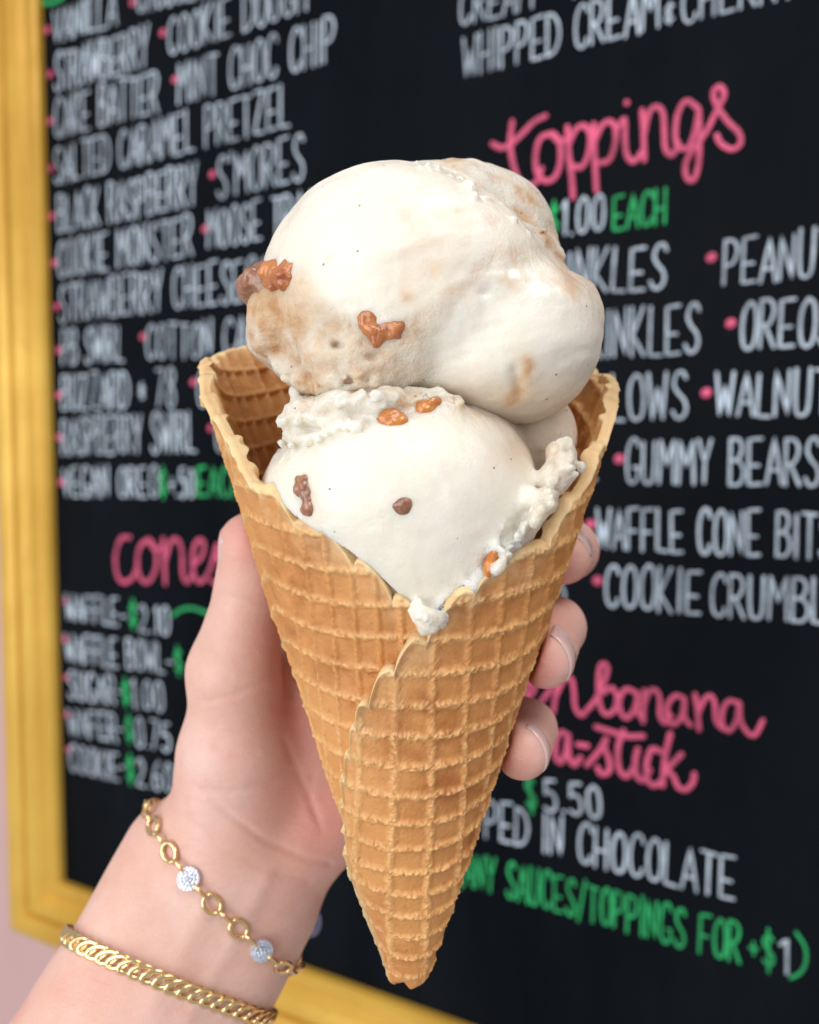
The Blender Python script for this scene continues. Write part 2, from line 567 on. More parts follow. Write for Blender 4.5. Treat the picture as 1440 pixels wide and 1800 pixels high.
# ------------------------------------------------------------------ lettering
GL = {  # strokes in a unit box; 'c' strokes are smoothed
 'A': [('l', [(0, 0), (.45, 1), (.9, 0)]), ('l', [(.17, .3), (.78, .3)])],
 'B': [('l', [(0, 0), (0, 1)]), ('c', [(0, 1), (.5, .99), (.72, .8), (.5, .57), (.05, .53)]), ('c', [(.05, .53), (.6, .5), (.85, .26), (.6, .02), (0, 0)])],
 'C': [('c', [(.85, .82), (.7, .98), (.4, 1), (.12, .8), (.03, .45), (.14, .12), (.42, 0), (.72, .06), (.8, .2)])],
 'D': [('l', [(0, 0), (0, 1)]), ('c', [(0, 1), (.45, .95), (.8, .7), (.85, .38), (.55, .08), (0, 0)])],
 'E': [('l', [(.75, 1), (0, .98), (.03, 0), (.8, .02)]), ('l', [(.02, .42), (.62, .42)])],
 'F': [('l', [(0, 0), (.02, .98), (.78, 1)]), ('l', [(.02, .45), (.62, .45)])],
 'G': [('c', [(.82, .84), (.66, .98), (.38, 1), (.1, .8), (.02, .42), (.15, .08), (.45, 0), (.78, .12), (.82, .36)]), ('l', [(.5, .36), (.86, .36)])],
 'H': [('l', [(0, 0), (0, 1)]), ('l', [(.75, 0), (.75, 1)]), ('l', [(0, .42), (.75, .46)])],
 'I': [('l', [(.12, 0), (.1, 1)])],
 'J': [('c', [(.6, 1), (.62, .3), (.45, .03), (.15, .06), (.02, .25)])],
 'K': [('l', [(0, 0), (0, 1)]), ('l', [(.7, 1), (.05, .42), (.78, 0)])],
 'L': [('l', [(.02, 1), (0, .02), (.72, 0)])],
 'M': [('l', [(0, 0), (.08, 1), (.5, .4), (.92, 1), (1, 0)])],
 'N': [('l', [(0, 0), (.03, 1), (.75, .02), (.78, 1)])],
 'O': [('c', [(.45, 1), (.12, .82), (.02, .45), (.14, .1), (.44, 0), (.76, .12), (.86, .5), (.74, .88), (.45, 1), (.3, .94)])],
 'P': [('l', [(0, 0), (0, 1)]), ('c', [(0, 1), (.5, .98), (.78, .78), (.55, .48), (.02, .42)])],
 'R': [('l', [(0, 0), (0, 1)]), ('c', [(0, 1), (.5, .98), (.74, .78), (.5, .5), (.03, .46)]), ('l', [(.25, .47), (.82, 0)])],
 'S': [('c', [(.78, .86), (.6, 1), (.28, .96), (.12, .74), (.35, .54), (.65, .4), (.78, .2), (.58, .02), (.24, .01), (.02, .16)])],
 'T': [('l', [(.42, 0), (.42, .98)]), ('l', [(0, 1), (.85, .97)])],
 'U': [('c', [(0, 1), (.01, .4), (.12, .06), (.4, 0), (.68, .08), (.77, .4), (.78, 1)])],
 'V': [('l', [(0, 1), (.4, 0), (.8, 1)])],
 'W': [('l', [(0, 1), (.25, 0), (.52, .7), (.78, 0), (1.02, 1)])],
 'Y': [('l', [(0, 1), (.4, .45), (.8, 1)]), ('l', [(.4, .45), (.36, 0)])],
 'Z': [('l', [(.02, .98), (.75, 1), (0, .02), (.8, 0)])],
 '0': [('c', [(.4, 1), (.1, .8), (.03, .45), (.14, .1), (.4, 0), (.68, .12), (.76, .5), (.66, .88), (.4, 1)])],
 '1': [('l', [(.02, .8), (.22, 1), (.22, 0)])],
 '2': [('c', [(.03, .78), (.15, .96), (.42, 1), (.66, .8), (.55, .5), (.02, .02)]), ('l', [(.02, .02), (.76, 0)])],
 '5': [('l', [(.7, 1), (.12, .98), (.08, .56)]), ('c', [(.08, .56), (.4, .62), (.7, .45), (.68, .14), (.38, 0), (.03, .1)])],
 '6': [('c', [(.6, 1), (.25, .75), (.05, .35), (.2, .03), (.5, 0), (.72, .22), (.58, .46), (.3, .48), (.08, .3)])],
 '7': [('l', [(0, .97), (.72, 1), (.22, 0)])],
 '8': [('c', [(.4, .55), (.1, .74), (.18, .96), (.45, 1), (.68, .85), (.6, .65), (.2, .42), (.04, .2), (.25, .01), (.6, .02), (.76, .24), (.62, .44), (.4, .55)])],
 '$': [('c', [(.68, .78), (.5, .88), (.22, .82), (.12, .66), (.36, .52), (.66, .38), (.64, .2), (.4, .12), (.08, .22)]), ('l', [(.4, 1.05), (.38, -.06)])],
 '+': [('l', [(.05, .42), (.6, .44)]), ('l', [(.32, .65), (.32, .2)])],
 '&': [('c', [(.6, .55), (.3, .58), (.15, .45), (.3, .33), (.12, .2), (.25, .03), (.6, .12)]), ('l', [(.38, .68), (.38, -.04)])],
 '-': [('l', [(.05, .45), (.5, .47)])],
 '.': [('l', [(.06, .03), (.1, .0)])],
 "'": [('l', [(.08, 1), (.05, .8)])],
 '/': [('l', [(0, -.12), (.55, 1.05)])],
 '(': [('c', [(.3, 1.1), (.06, .8), (.02, .4), (.12, .05), (.32, -.15)])],
 ')': [('c', [(.05, 1.12), (.3, .8), (.36, .4), (.25, .05), (.02, -.18)])],
 '*': [('l', [(.05, .4), (.55, .55)]), ('l', [(.1, .62), (.5, .3)]), ('l', [(.3, .7), (.3, .25)])],
}
GWD = {'M': 1.0, 'W': 1.02, 'I': .22, '1': .3, '.': .16, "'": .14, '-': .55, '+': .65, '/': .55, '(': .34, ')': .38, ' ': .55, '&': .65, 'L': .72, '*': .6}


def catmull(pts, n=7):
    pts = [np.array(p, float) for p in pts]
    e = [2 * pts[0] - pts[1]] + pts + [2 * pts[-1] - pts[-2]]
    out = []
    for i in range(1, len(e) - 2):
        for k in range(n):
            t = k / n
            a, b, c, d = e[i - 1], e[i], e[i + 1], e[i + 2]
            out.append(0.5 * (2 * b + (c - a) * t + (2 * a - 5 * b + 4 * c - d) * t * t + (3 * b - a - 3 * c + d) * t ** 3))
    out.append(pts[-1])
    return out


_lift = [0]


def brush(V, Fc, pts, rad):
    """a domed marker stroke with round ends along board points (s, t)"""
    pts = [np.array(p) for p in pts]
    q = [pts[0]]
    for p in pts[1:]:
        if np.linalg.norm(p - q[-1]) > 1e-3: q.append(p)
    if len(q) == 1: q.append(q[0] + np.array([rad * 0.05, 0]))
    T = []
    for i in range(len(q)):
        d = q[min(i + 1, len(q) - 1)] - q[max(i - 1, 0)]
        T.append(d / (np.linalg.norm(d) + 1e-9))
    st = []
    for a in (85, 60, 30):
        st.append((q[0] - T[0] * rad * math.sin(math.radians(a)), T[0], rad * math.cos(math.radians(a))))
    for i in range(len(q)):
        st.append((q[i], T[i], rad))
    for a in (30, 60, 85):
        st.append((q[-1] + T[-1] * rad * math.sin(math.radians(a)), T[-1], rad * math.cos(math.radians(a))))
    _lift[0] = (_lift[0] + 1) % 11
    z0 = 0.012 + _lift[0] * 0.0035
    b = len(V)
    cs = [(-1, 0), (-.8, .65), (0, 1), (.8, .65), (1, 0)]
    for (c, t, r) in st:
        nrm = np.array([-t[1], t[0]])
        for (x, z) in cs:
            g = c + nrm * x * r
            V.append(bpt(g[0], g[1], z0 * 0.3 + (z0 + 0.02) * z * min(1, r / rad + .15)))
    k = len(cs)
    for i in range(len(st) - 1):
        for j in range(k - 1):
            Fc.append((b + i * k + j, b + i * k + j + 1, b + (i + 1) * k + j + 1, b + (i + 1) * k + j))


def put(V, Fc, label, mat):
    o = mesh_obj("lettering", V, Fc, mat, menu)
    if label: o["label"] = label
    return o


def line(text, x0, y0, x1, y1, h, mat=WHITE, sw=4.1, colname="white"):
    """hand-lettered capitals from baseline start pixel to baseline end pixel, cap height h pixels"""
    a, b = board(x0, y0), board(x1, y1)
    hh = h * bscale((x0 + x1) / 2, (y0 + y1) / 2)
    rad = sw * 0.51 * bscale((x0 + x1) / 2, (y0 + y1) / 2)
    gap = 0.30
    tot = sum(GWD.get(c, .82) + gap for c in text) - gap
    d = (b - a)
    L = np.linalg.norm(d)
    u = d / L
    up = np.array([-u[1], u[0]])
    sx = L / tot
    V, Fc = [], []
    x = 0
    for c in text:
        w = GWD.get(c, .82)
        jy, js, sk = random.uniform(-.025, .025), random.uniform(.95, 1.04), random.uniform(-.03, .03)
        for typ, pts in GL.get(c, []):
            p2 = [a + u * (x + (px + sk * py) * 1.0) * sx + up * (py * js + jy) * hh for px, py in pts]
            if typ == 'c':
                p2 = catmull(p2)
            else:
                p3 = []
                for i in range(len(p2) - 1):
                    for k in range(4):
                        p3.append(p2[i] + (p2[i + 1] - p2[i]) * k / 4)
                p2 = p3 + [p2[-1]]
            brush(V, Fc, p2, rad * random.uniform(.9, 1.08))
        x += w + gap
    named = any(w in text for w in ("OREO", "MONSTER", "MOOSE", "BUZZARD"))
    put(V, Fc, f"{colname} hand-lettered line of the menu" if named else f"{colname} hand-lettered words reading {text}", mat)


def dots(pts, mat, r=6.5, label="pink bullet dots beside the menu items"):
    for (x, y) in pts:
        V, Fc = [], []
        c = board(x, y)
        rr = r * bscale(x, y)
        brush(V, Fc, [c, c + np.array([rr * .15, rr * .1])], rr)
        o = mesh_obj("bullet_dot", V, Fc, mat, menu)


def script(strokes, off, sc, mat, width, label):
    V, Fc = [], []
    for s in strokes:
        px = [(off[0] + x * sc, off[1] + y * sc) for x, y in s]
        rad = width * 0.31 * bscale(*px[len(px) // 2])
        pts = [board(*p) for p in px]
        if len(pts) > 2: pts = catmull(pts, 6)
        brush(V, Fc, pts, rad)
    put(V, Fc, label, mat)


# left column of flavours
line("VANILLA", 94, 77, 204, 42, 58)
line("CHOCOLATE", 241, 23, 392, -14, 60)
line("STRAWBERRY", 97, 161, 260, 116, 66)
line("COOKIE DOUGH", 297, 97, 540, 18, 66)
line("CAKE BATTER", 97, 241, 278, 197, 68)
line("MINT CHOC CHIP", 314, 183, 588, 106, 70)
line("SALTED CARAMEL PRETZEL", 97, 324, 508, 222, 68)
line("BLACK RASPBERRY", 103, 409, 346, 360, 67)
line("S'MORES", 383, 348, 534, 316, 74)
line("COOKIE MONSTER", 103, 487, 338, 449, 66)
line("MOOSE TRACKS", 366, 437, 600, 398, 68)
line("STRAWBERRY CHEESECAKE", 106, 566, 520, 518, 70)
line("PB SWIRL", 110, 640, 217, 634, 60)
line("COTTON CANDY", 258, 632, 500, 619, 62)
line("BUZZARD * 78", 110, 720, 308, 714, 62)
line("COFFEE", 348, 713, 480, 712, 66)
line("RASPBERRY SWIRL", 110, 799, 344, 793, 66)
line("CARAMEL", 380, 793, 520, 792, 66)
line("VEGAN OREO", 112, 873, 278, 874, 52)
line("$", 281, 874, 294, 874, 52, GREEN, 4.6, "green")
line("+.50", 299, 874, 343, 874, 50)
line("EACH", 348, 872, 425, 874, 52, GREEN, 5.0, "green")
dots([(83, 53), (233, 5), (88, 131), (286, 58), (88, 214), (307, 140), (90, 296), (91, 380), (373, 307), (95, 463), (360, 403), (100, 539),
      (103, 616), (251, 592), (103, 695), (340, 672), (104, 769), (370, 753), (107, 848)], PINK)
script([[(72, 2), (84, 6), (97, 3), (110, -4)]], (0, 0), 1.0, GREEN, 12, "green flourish at the top of the menu")
# cones and prices
line("WAFFLE", 117, 1088, 208, 1100, 46)
line("-", 212, 1103, 224, 1104, 46)
line("$", 228, 1101, 241, 1103, 46, GREEN, 4.8, "green")
line("2.10", 246, 1109, 299, 1115, 48)
script([[(304, 1082), (318, 1072), (336, 1069), (354, 1074), (375, 1084)]], (0, 0), 1.0, GREEN, 10, "green swoosh beside the cone price")
line("WAFFLE BOWL", 117, 1162, 289, 1183, 50)
line("-", 293, 1182, 305, 1184, 46)
line("$", 309, 1183, 322, 1184, 48, GREEN, 4.8, "green")
line("SUGAR", 122, 1227, 203, 1238, 48)
line("-", 205, 1236, 213, 1238, 46)
line("$", 216, 1237, 229, 1239, 46, GREEN, 4.8, "green")
line("1.00", 234, 1243, 289, 1250, 50)
line("WAFER", 122, 1291, 206, 1304, 48)
line("-", 208, 1303, 218, 1304, 46)
line("$", 222, 1304, 235, 1306, 48, GREEN, 4.8, "green")
line("0.75", 240, 1311, 301, 1321, 50)
line("COOKIE", 124, 1353, 209, 1373, 48)
line("-", 211, 1370, 219, 1372, 46)
line("$", 224, 1374, 237, 1377, 48, GREEN, 4.8, "green")
line("2.60", 242, 1379, 305, 1393, 48)
dots([(115, 1057), (114, 1124), (116, 1191), (118, 1257), (120, 1318)], PINK, 5.5)
script([[(545, 1572), (536, 1600), (532, 1625), (538, 1640), (552, 1640), (560, 1624), (556, 1606), (544, 1604), (536, 1618)]], (0, 0), 1.0, LAV, 9,
       "lavender loop of a letter low on the board")
# right column
line("CREAM + NUTS", 808, 46, 1120, -32, 66)
line("WHIPPED CREAM", 815, 136, 1157, 49, 72, sw=4.8)
line("&", 1166, 44, 1186, 39, 50, sw=3.6)
line("CHERRY", 1199, 42, 1400, -8, 72, sw=4.8)
line("$", 962, 416, 982, 414, 56, GREEN, 5.0, "green")
line("1.00", 988, 413, 1062, 404, 60, sw=5.0)
line("EACH", 1078, 404, 1170, 392, 58, GREEN, 5.2, "green")
line("SPRINKLES", 902, 521, 1168, 507, 74, sw=5.0)
line("PEANUTS", 1272, 500, 1500, 482, 80, sw=5.4)
line("SPRINKLES", 977, 634, 1228, 620, 82, sw=5.0)
line("OREOS", 1302, 614, 1466, 608, 84, sw=5.4)
line("MARSHMALLOWS", 825, 752, 1208, 734, 76, sw=5.2)
line("WALNUTS", 1258, 732, 1496, 729, 78, sw=5.4)
line("GUMMY BEARS", 1101, 849, 1440, 852, 78, sw=5.4)
line("WAFFLE CONE BITS", 1049, 965, 1465, 982, 76, sw=5.4)
line("COOKIE", 1064, 1064, 1230, 1080, 76, sw=5.4)
line("CRUMBLE", 1250, 1081, 1490, 1100, 78, sw=5.4)
line("NUTS", 890, 1052, 994, 1058, 62, sw=5.0)
dots([(1250, 453), (1284, 569), (1241, 691), (1088, 807), (1037, 922), (1050, 1021)], PINK, 8.5)
line("$", 926, 1424, 946, 1426, 66, GREEN, 5.0, "green")
line("5.50", 958, 1424, 1058, 1438, 56, sw=5.6)
line("DIPPED IN CHOCOLATE", 792, 1456, 1290, 1584, 72, sw=5.2)
line("(ANY SAUCES/TOPPINGS FOR", 806, 1552, 1300, 1694, 66, GREEN, 4.7, "green")
line("+", 1317, 1686, 1334, 1690, 46, GREEN, 5.0, "green")
line("$", 1340, 1702, 1364, 1708, 70, GREEN, 5.0, "green")
line("1", 1371, 1708, 1388, 1712, 62, sw=5.6)
line(")", 1390, 1706, 1416, 1714, 66, GREEN, 6.0, "green")
script([[(1036, 843), (1041, 846), (1047, 842)]], (0, 0), 1.0, WHITE, 9, "white end of a word beside the cone")

script([[(330, 440), (323, 520), (333, 590), (352, 648), (385, 672), (420, 655), (436, 610)],
        [(258, 520), (290, 535), (325, 522), (370, 480), (410, 440), (450, 420)],
        [(475, 482), (432, 500), (415, 560), (420, 625), (450, 655), (485, 640), (505, 580), (500, 510), (475, 482), (495, 508), (530, 505)],
        [(530, 460), (535, 560), (545, 640), (550, 715)],
        [(535, 520), (560, 470), (590, 455), (612, 490), (605, 560), (580, 605), (550, 600)],
        [(625, 450), (628, 560), (632, 640), (635, 690)],
        [(630, 510), (655, 455), (685, 440), (705, 470), (700, 530), (680, 580), (645, 590)],
        [(703, 480), (735, 430), (738, 500), (745, 560), (770, 585), (802, 545)],
        [(744, 370), (746, 374)],
        [(800, 400), (805, 480), (808, 580)],
        [(808, 480), (825, 410), (850, 385), (875, 410), (880, 480), (885, 540), (910, 560), (932, 520)],
        [(1003, 392), (960, 365), (930, 410), (920, 480), (930, 530), (965, 535), (990, 480), (1005, 400)],
        [(1005, 400), (1008, 500), (1003, 600), (985, 652), (960, 640), (958, 590), (985, 540), (1030, 480), (1065, 410), (1097, 345), (1080, 312),
         (1058, 335), (1070, 382), (1110, 440), (1150, 480), (1155, 520), (1125, 540), (1085, 520), (1070, 490)]],
       (740, 0), 0.486, PINK, 15, "pink brush-script heading reading toppings")
script([[(478, 805), (445, 810), (425, 870), (430, 940), (455, 970), (490, 950), (508, 900)],
        [(545, 812), (515, 840), (505, 900), (520, 960), (550, 965), (575, 910), (570, 840), (545, 812), (572, 852), (602, 835)],
        [(600, 810), (605, 890), (608, 975)],
        [(608, 890), (630, 820), (655, 815), (670, 860), (672, 940), (690, 970), (714, 930)],
        [(714, 905), (745, 870), (750, 825), (730, 815), (712, 850), (710, 930), (735, 970), (770, 930), (800, 830), (798, 870), (826, 930), (815, 975), (778, 966)]],
       (0, 560), 0.478, PINK, 13, "pink brush-script heading reading cones")
ban = [
       [(310, 240), (345, 210), (345, 175), (325, 180), (318, 225), (335, 265), (372, 250), (410, 200)],
       [(440, 165), (430, 225), (420, 290)],
       [(425, 240), (460, 165), (490, 160), (500, 210), (505, 270), (530, 300), (556, 272)],
       [(562, 270), (600, 210), (628, 130), (618, 102), (600, 115), (594, 180), (600, 260), (622, 296), (655, 280), (665, 230), (645, 195), (610, 215)],
       [(742, 215), (700, 200), (675, 240), (680, 290), (705, 310), (735, 270), (745, 215), (745, 290), (768, 312)],
       [(770, 205), (768, 260), (765, 325)],
       [(768, 260), (790, 210), (815, 205), (830, 240), (830, 300), (850, 330), (872, 300)],
       [(923, 235), (890, 225), (860, 260), (860, 315), (885, 335), (915, 300), (925, 240), (925, 310), (948, 338)],
       [(965, 220), (975, 290), (980, 355)],
       [(978, 290), (1000, 240), (1025, 225), (1040, 255), (1045, 320), (1068, 350)],
       [(1134, 255), (1095, 245), (1070, 285), (1070, 335), (1095, 360), (1125, 320), (1135, 250), (1140, 320), (1165, 365), (1195, 375), (1225, 320)]]
script(ban, (780, 1120), 0.458, PINK, 13.5, "pink brush-script line ending in banana")
stick = [[(480, 378), (450, 365), (430, 400), (430, 460), (450, 480), (470, 440), (478, 375), (480, 450), (500, 490), (525, 462)],
         [(515, 412), (552, 418)],
         [(550, 490), (595, 440), (627, 385), (617, 420), (635, 470), (635, 515), (605, 525), (590, 500)],
         [(690, 360), (670, 420), (672, 500), (700, 535), (732, 500)],
         [(585, 345), (640, 362), (700, 380), (765, 380)],
         [(745, 430), (735, 475), (740, 530), (765, 550), (790, 510)],
         [(833, 440), (800, 430), (780, 480), (780, 540), (805, 570), (842, 550)],
         [(870, 370), (850, 460), (840, 570)],
         [(912, 450), (858, 510), (880, 530), (900, 575), (930, 585), (955, 560), (962, 525)]]
script(stick, (780, 1120), 0.458, PINK, 15.5, "bold pink brush-script line reading on-a-stick")

# ------------------------------------------------------------------ waffle cone
SB = 0.316
BETA = math.asin(SB)
CB = math.cos(BETA)
TILT = math.radians(3.0)
APEX = np.array([0.02, 18.42, -(1787 - 900) / F * 18.42])
AX = unit([-0.004, math.sin(TILT), math.cos(TILT)])
AU = unit(np.array([1.0, 0, 0]) - AX * AX[0])       # right
AV = np.cross(AX, AU)                                # away from camera
if AV[1] < 0: AV = -AV
DISC = 17.4                                          # diameter of the flat waffle
PHI0 = math.radians(-5)                             # middle of the disc, measured from the back
RMIN = 0.9


def cone_polar(X, Y, Z):
    """point -> height along the axis, radius, angle from the back (positive to the right)"""
    q = [X - APEX[0], Y - APEX[1], Z - APEX[2]]
    h = q[0] * AX[0] + q[1] * AX[1] + q[2] * AX[2]
    u = q[0] * AU[0] + q[1] * AU[1] + q[2] * AU[2]
    v = q[0] * AV[0] + q[1] * AV[1] + q[2] * AV[2]
    return h, np.sqrt(u * u + v * v), np.arctan2(u, v)


def rim_base(psi):
    """radius of the roughly round waffle measured from the tip, by angle in the flat sheet"""
    deg = np.degrees(psi)
    b = DISC * np.cos(psi)
    b = b - 0.95 * np.exp(-((deg + 40) / 9.5) ** 2) - 1.25 * np.exp(-((deg - 42.5) / 8.5) ** 2)
    b = b + 0.55 * np.exp(-((deg + 8) / 7.5) ** 2)
    return b + 0.62 * np.exp(-((deg - 66.5) / 7.0) ** 2)


def rim_rho(phi):
    """edge of the disc above the wall, by angle (nearest turn)"""
    d = (phi - PHI0 + math.pi) % (2 * math.pi) - math.pi
    return rim_base(d * SB)


def sd_cone(X, Y, Z):
    h, r, _ = cone_polar(X, Y, Z)
    return r * CB - h * SB


GA = math.radians(57.0)
TWIST = -20.0
GX, GY = 0.69, 0.53


def ridges(x, y):
    ga = GA + math.radians(TWIST) * sstep(-0.40, -0.62, np.arctan2(x, y))
    gx = x * np.cos(ga) - y * np.sin(ga)
    gy = x * np.sin(ga) + y * np.cos(ga)
    gy = (np.log(np.maximum(.44 + .033 * (gy + 6), .05)) / .033) * .69 + 16.0
    gx = gx + 0.05 * vnoise(gx * .5, gy * .5, gx * 0 + 3.3)
    gy = gy + 0.05 * vnoise(gx * .5, gy * .5, gx * 0 + 7.7)
    dx = np.abs((gx / GX + 0.35) % 1 - .5) * GX
    dy = np.abs((gy / GY + 0.1) % 1 - .5) * GY
    dx = GX / 2 - dx
    dy = GY / 2 - dy
    wob = 0.018 * vnoise(x * 9, y * 9, x * 0 + 1.1) + .012 * vnoise(x * 2.5, y * 2.5, x * 0 + 5.1)
    rx = 1 - sstep(0.005, 0.125, dx + wob)
    ry = 1 - sstep(0.005, 0.118, dy - wob)
    return np.maximum(rx, ry), rx, ry, (gx / GX + .35) % 1, (gy / GY + .1) % 1


def build_cone():
    NS, NR = 1150, 430
    psi = np.linspace(math.radians(-74), math.acos(1.04 / DISC), NS)
    s = np.linspace(0, 1, NR)
    PS, SS = np.meshgrid(psi, s, indexing='ij')
    base = rim_base(psi)
    ex, ey = base * np.sin(psi), base * np.cos(psi)
    _, px_, py_, fx_, fy_ = ridges(ex, ey)
    side = sstep(-.1, -.4, psi)
    lobe = np.abs(np.sin(math.pi * (fy_ + .5))) ** .6 * (1 - side) + np.abs(np.sin(math.pi * (fx_ + .5))) ** .6 * side
    edge = base + 0.46 * (lobe - .75) * (.7 + .7 * vnoise(ex * .8, ey * .8, ex * 0 + 31) ** 2) + 0.14 * vnoise(ex * 1.1, ey * 1.1, ex * 0 + .5) + 0.15 * vnoise(ex * 2.6, ey * 2.6, ex * 0 + 2.5)
    tipn = RMIN + 0.16 * vnoise(psi * 7, psi * 0, psi * 0 + 4.2)
    rho = tipn[:, None] + SS * np.maximum(edge - tipn, 0.02)[:, None]
    x, y = rho * np.sin(PS), rho * np.cos(PS)
    rg, rx, ry, _, _ = ridges(x, y)
    phi = PS / SB + PHI0
    dist = (np.maximum(edge - tipn, 0.02)[:, None]) * (1 - SS)        # distance to the disc's edge
    dtip = rho - tipn[:, None]
    th = 0.09 * np.sqrt(np.clip(1 - (1 - np.clip(np.minimum(dist, dtip) / 0.09, 0, 1)) ** 2, 0.0, 1))
    lip = np.exp(-(dist / 0.14) ** 2)
    fn = fbm(x, y, x * 0 + 2, 3.2, 3)
    f2 = vnoise(x * 14, y * 14, x * 0 + 6)
    f3 = vnoise(x * 26, y * 26, x * 0 + 8)
    lw_ = sstep(-.15, -.45, PS)                  # on the under layer the two families swap
    row = ry * (1 - lw_) + rx * lw_
    colm = rx * (1 - lw_) + ry * lw_
    rough = np.maximum(row, .5 * colm) * (0.022 * f2 + 0.018 * f3) + 0.0035 * f3
    soft = .45 + .6 * np.clip(.5 + 1.2 * fbm(x, y, x * 0 + 21, .5, 3), 0, 1)
    taper = sstep(-2.0, 5.5, rho)
    hgt = np.maximum(.85 * row, .72 * colm) * soft
    out = th * (.78 + .22 * taper) * (1 + hgt * (1 - .5 * lip) + .75 * lip) + (0.014 * fn + rough) * np.clip(th / .09, 0, 1)
    inn = th * (.75 + .25 * taper) * (1 + 1.35 * rg + .3 * lip) + (rough * .5 - 0.014 * fn) * np.clip(th / .09, 0, 1)
    warp = 0.06 * vnoise(x * .45, y * .45, x * 0 + 5) + 0.10 * lip * vnoise(x * 1.5, y * 1.5, x * 0 + 9)
    spiral = 0.26 * (phi / (2 * math.pi)) * taper
    # the flap lifts a little at its free edge
    flap = 0.05 * lip * sstep(math.radians(150), math.radians(200), phi)
    V = []
    for sg, off in ((1, out), (-1, inn)):
        n = spiral + warp + flap + sg * off
        r = rho * SB + n * CB
        h = rho * CB - n * SB
        q = (APEX + h[..., None] * AX + (r * np.sin(phi))[..., None] * AU + (r * np.cos(phi))[..., None] * AV)
        V.append(q.reshape(-1, 3))
    N = NS * NR
    i = np.arange(NS - 1)[:, None] * NR + np.arange(NR - 1)[None]
    i = i.ravel()
    qo = np.column_stack([i, i + 1, i + NR + 1, i + NR])
    qi = qo[:, ::-1] + N
    loop = np.concatenate([np.arange(NS) * NR + NR - 1, ((NS - 1) * NR + np.arange(NR))[::-1][1:], (np.arange(NS) * NR)[::-1][1:], np.arange(NR)[1:]])
    a, b = loop[:-1], loop[1:]
    rim = np.column_stack([a, b, b + N, a + N])
    Q = np.vstack([qo, qi, rim])
    blot = np.clip(.55 + 1.25 * fbm(x, y, x * 0 + 12, .5, 5, .6), 0, 1)
    # paler towards the disc's rim, as baked
    edgea = np.clip(np.exp(-(dist / 0.20) ** 2) * (.9 + .5 * fn), 0, 1)
    edgea = np.maximum(edgea, .55 * np.exp(-(dist / .8) ** 2) * np.clip(.5 + fn, 0, 1))
    rga = np.clip(np.maximum(row, colm * sstep(10.0, 6.0, rho)) * (0.70 + .7 * f2), 0, 1)
    cola = np.clip(colm * sstep(6, 10, rho) * (1 - row) * (.7 + .6 * fn), 0, 1)
    at = {k: np.tile(v.reshape(-1), 2) for k, v in (("ridge", rga), ("edge", edgea), ("blotch", blot), ("column", cola))}
    o = mesh_obj("waffle_cone", np.vstack(V), Q, CONE, origin=W(APEX + AX * RMIN), attrs=at)
    tag(o, "golden rolled waffle cone with ragged rim and diagonal seam", "ice cream cone")
    return o


build_cone()

# ------------------------------------------------------------------ ice cream
RS = np.random.default_rng(5)


def local(X, Y, Z, c, r):
    m = (np.abs(X[:, 0, 0] - c[0]) < r).nonzero()[0]
    my = (np.abs(Y[0, :, 0] - c[1]) < r).nonzero()[0]
    mz = (np.abs(Z[0, 0, :] - c[2]) < r).nonzero()[0]
    if not (len(m) and len(my) and len(mz)): return None
    return np.s_[m[0]:m[-1] + 1, my[0]:my[-1] + 1, mz[0]:mz[-1] + 1]


def hit(fld, px, py):
    """distance along the view axis where the line of sight first meets the field (cm)"""
    D, lo, h = fld
    d = np.arange(lo[1] + h, lo[1] + h * (D.shape[1] - 2), h * .5)
    q = np.column_stack([(px - 720) / F * d, d, -(py - 900) / F * d])
    i = np.round((q - lo) / h).astype(int)
    ok = np.all((i >= 0) & (i < np.array(D.shape)), 1)
    i = np.clip(i, 0, np.array(D.shape) - 1)
    v = np.where(ok, D[i[:, 0], i[:, 1], i[:, 2]], 9)
    w = np.nonzero(v < 0)[0]
    return d[w[0]] if len(w) else None


def crumbs(fld, G, path, n, jit, r0, r1, k=0.10):
    """ragged lumps scattered along a path of (px, py, fallback d), resting on the surface"""
    D = fld[0]
    X, Y, Z = G
    pts = catmull(path, 12)
    for _ in range(n):
        p = pts[RS.integers(len(pts))] + np.array([RS.normal(0, jit), RS.normal(0, jit), 0])
        d = hit(fld, p[0], p[1]) or p[2]
        c = P(p[0], p[1], d)
        rr = RS.uniform(r0, r1) * RS.uniform(.6, 1.6, 3)
        sl = local(X, Y, Z, c, 1.0)
        if sl is None: continue
        D[sl] = smin(D[sl], sd_ell(X[sl], Y[sl], Z[sl], c, rr), k)


def ropes(fld, G, path, k=.12):
    """soft smear along (px, py, fallback d, r, sink): sink 0 sits on the surface, 1 is level with it"""
    D = fld[0]
    X, Y, Z = G
    q = []
    for (px, py, d, r, sk) in path:
        hd = hit(fld, px, py)
        q.append((P(px, py, (hd + sk * r) if hd and sk > -9 else d), r))
    for (a, ra), (b, rb) in zip(q[:-1], q[1:]):
        sl = local(X, Y, Z, (a + b) / 2, np.linalg.norm(a - b) / 2 + .8)
        D[sl] = smin(D[sl], sd_cap(X[sl], Y[sl], Z[sl], a, ra, b, rb), k)


def near_path(PX, PY, path, w):
    """1 on the photo-plane polyline, fading with width w (pixels)"""
    best = np.full(PX.shape, 1e9)
    for (a, b) in zip(path[:-1], path[1:]):
        ax, ay, bx, by = a[0], a[1], b[0], b[1]
        L = (bx - ax) ** 2 + (by - ay) ** 2 + 1e-9
        t = np.clip(((PX - ax) * (bx - ax) + (PY - ay) * (by - ay)) / L, 0, 1)
        best = np.minimum(best, (PX - ax - t * (bx - ax)) ** 2 + (PY - ay - t * (by - ay)) ** 2)
    return np.exp(-best / (w * w))


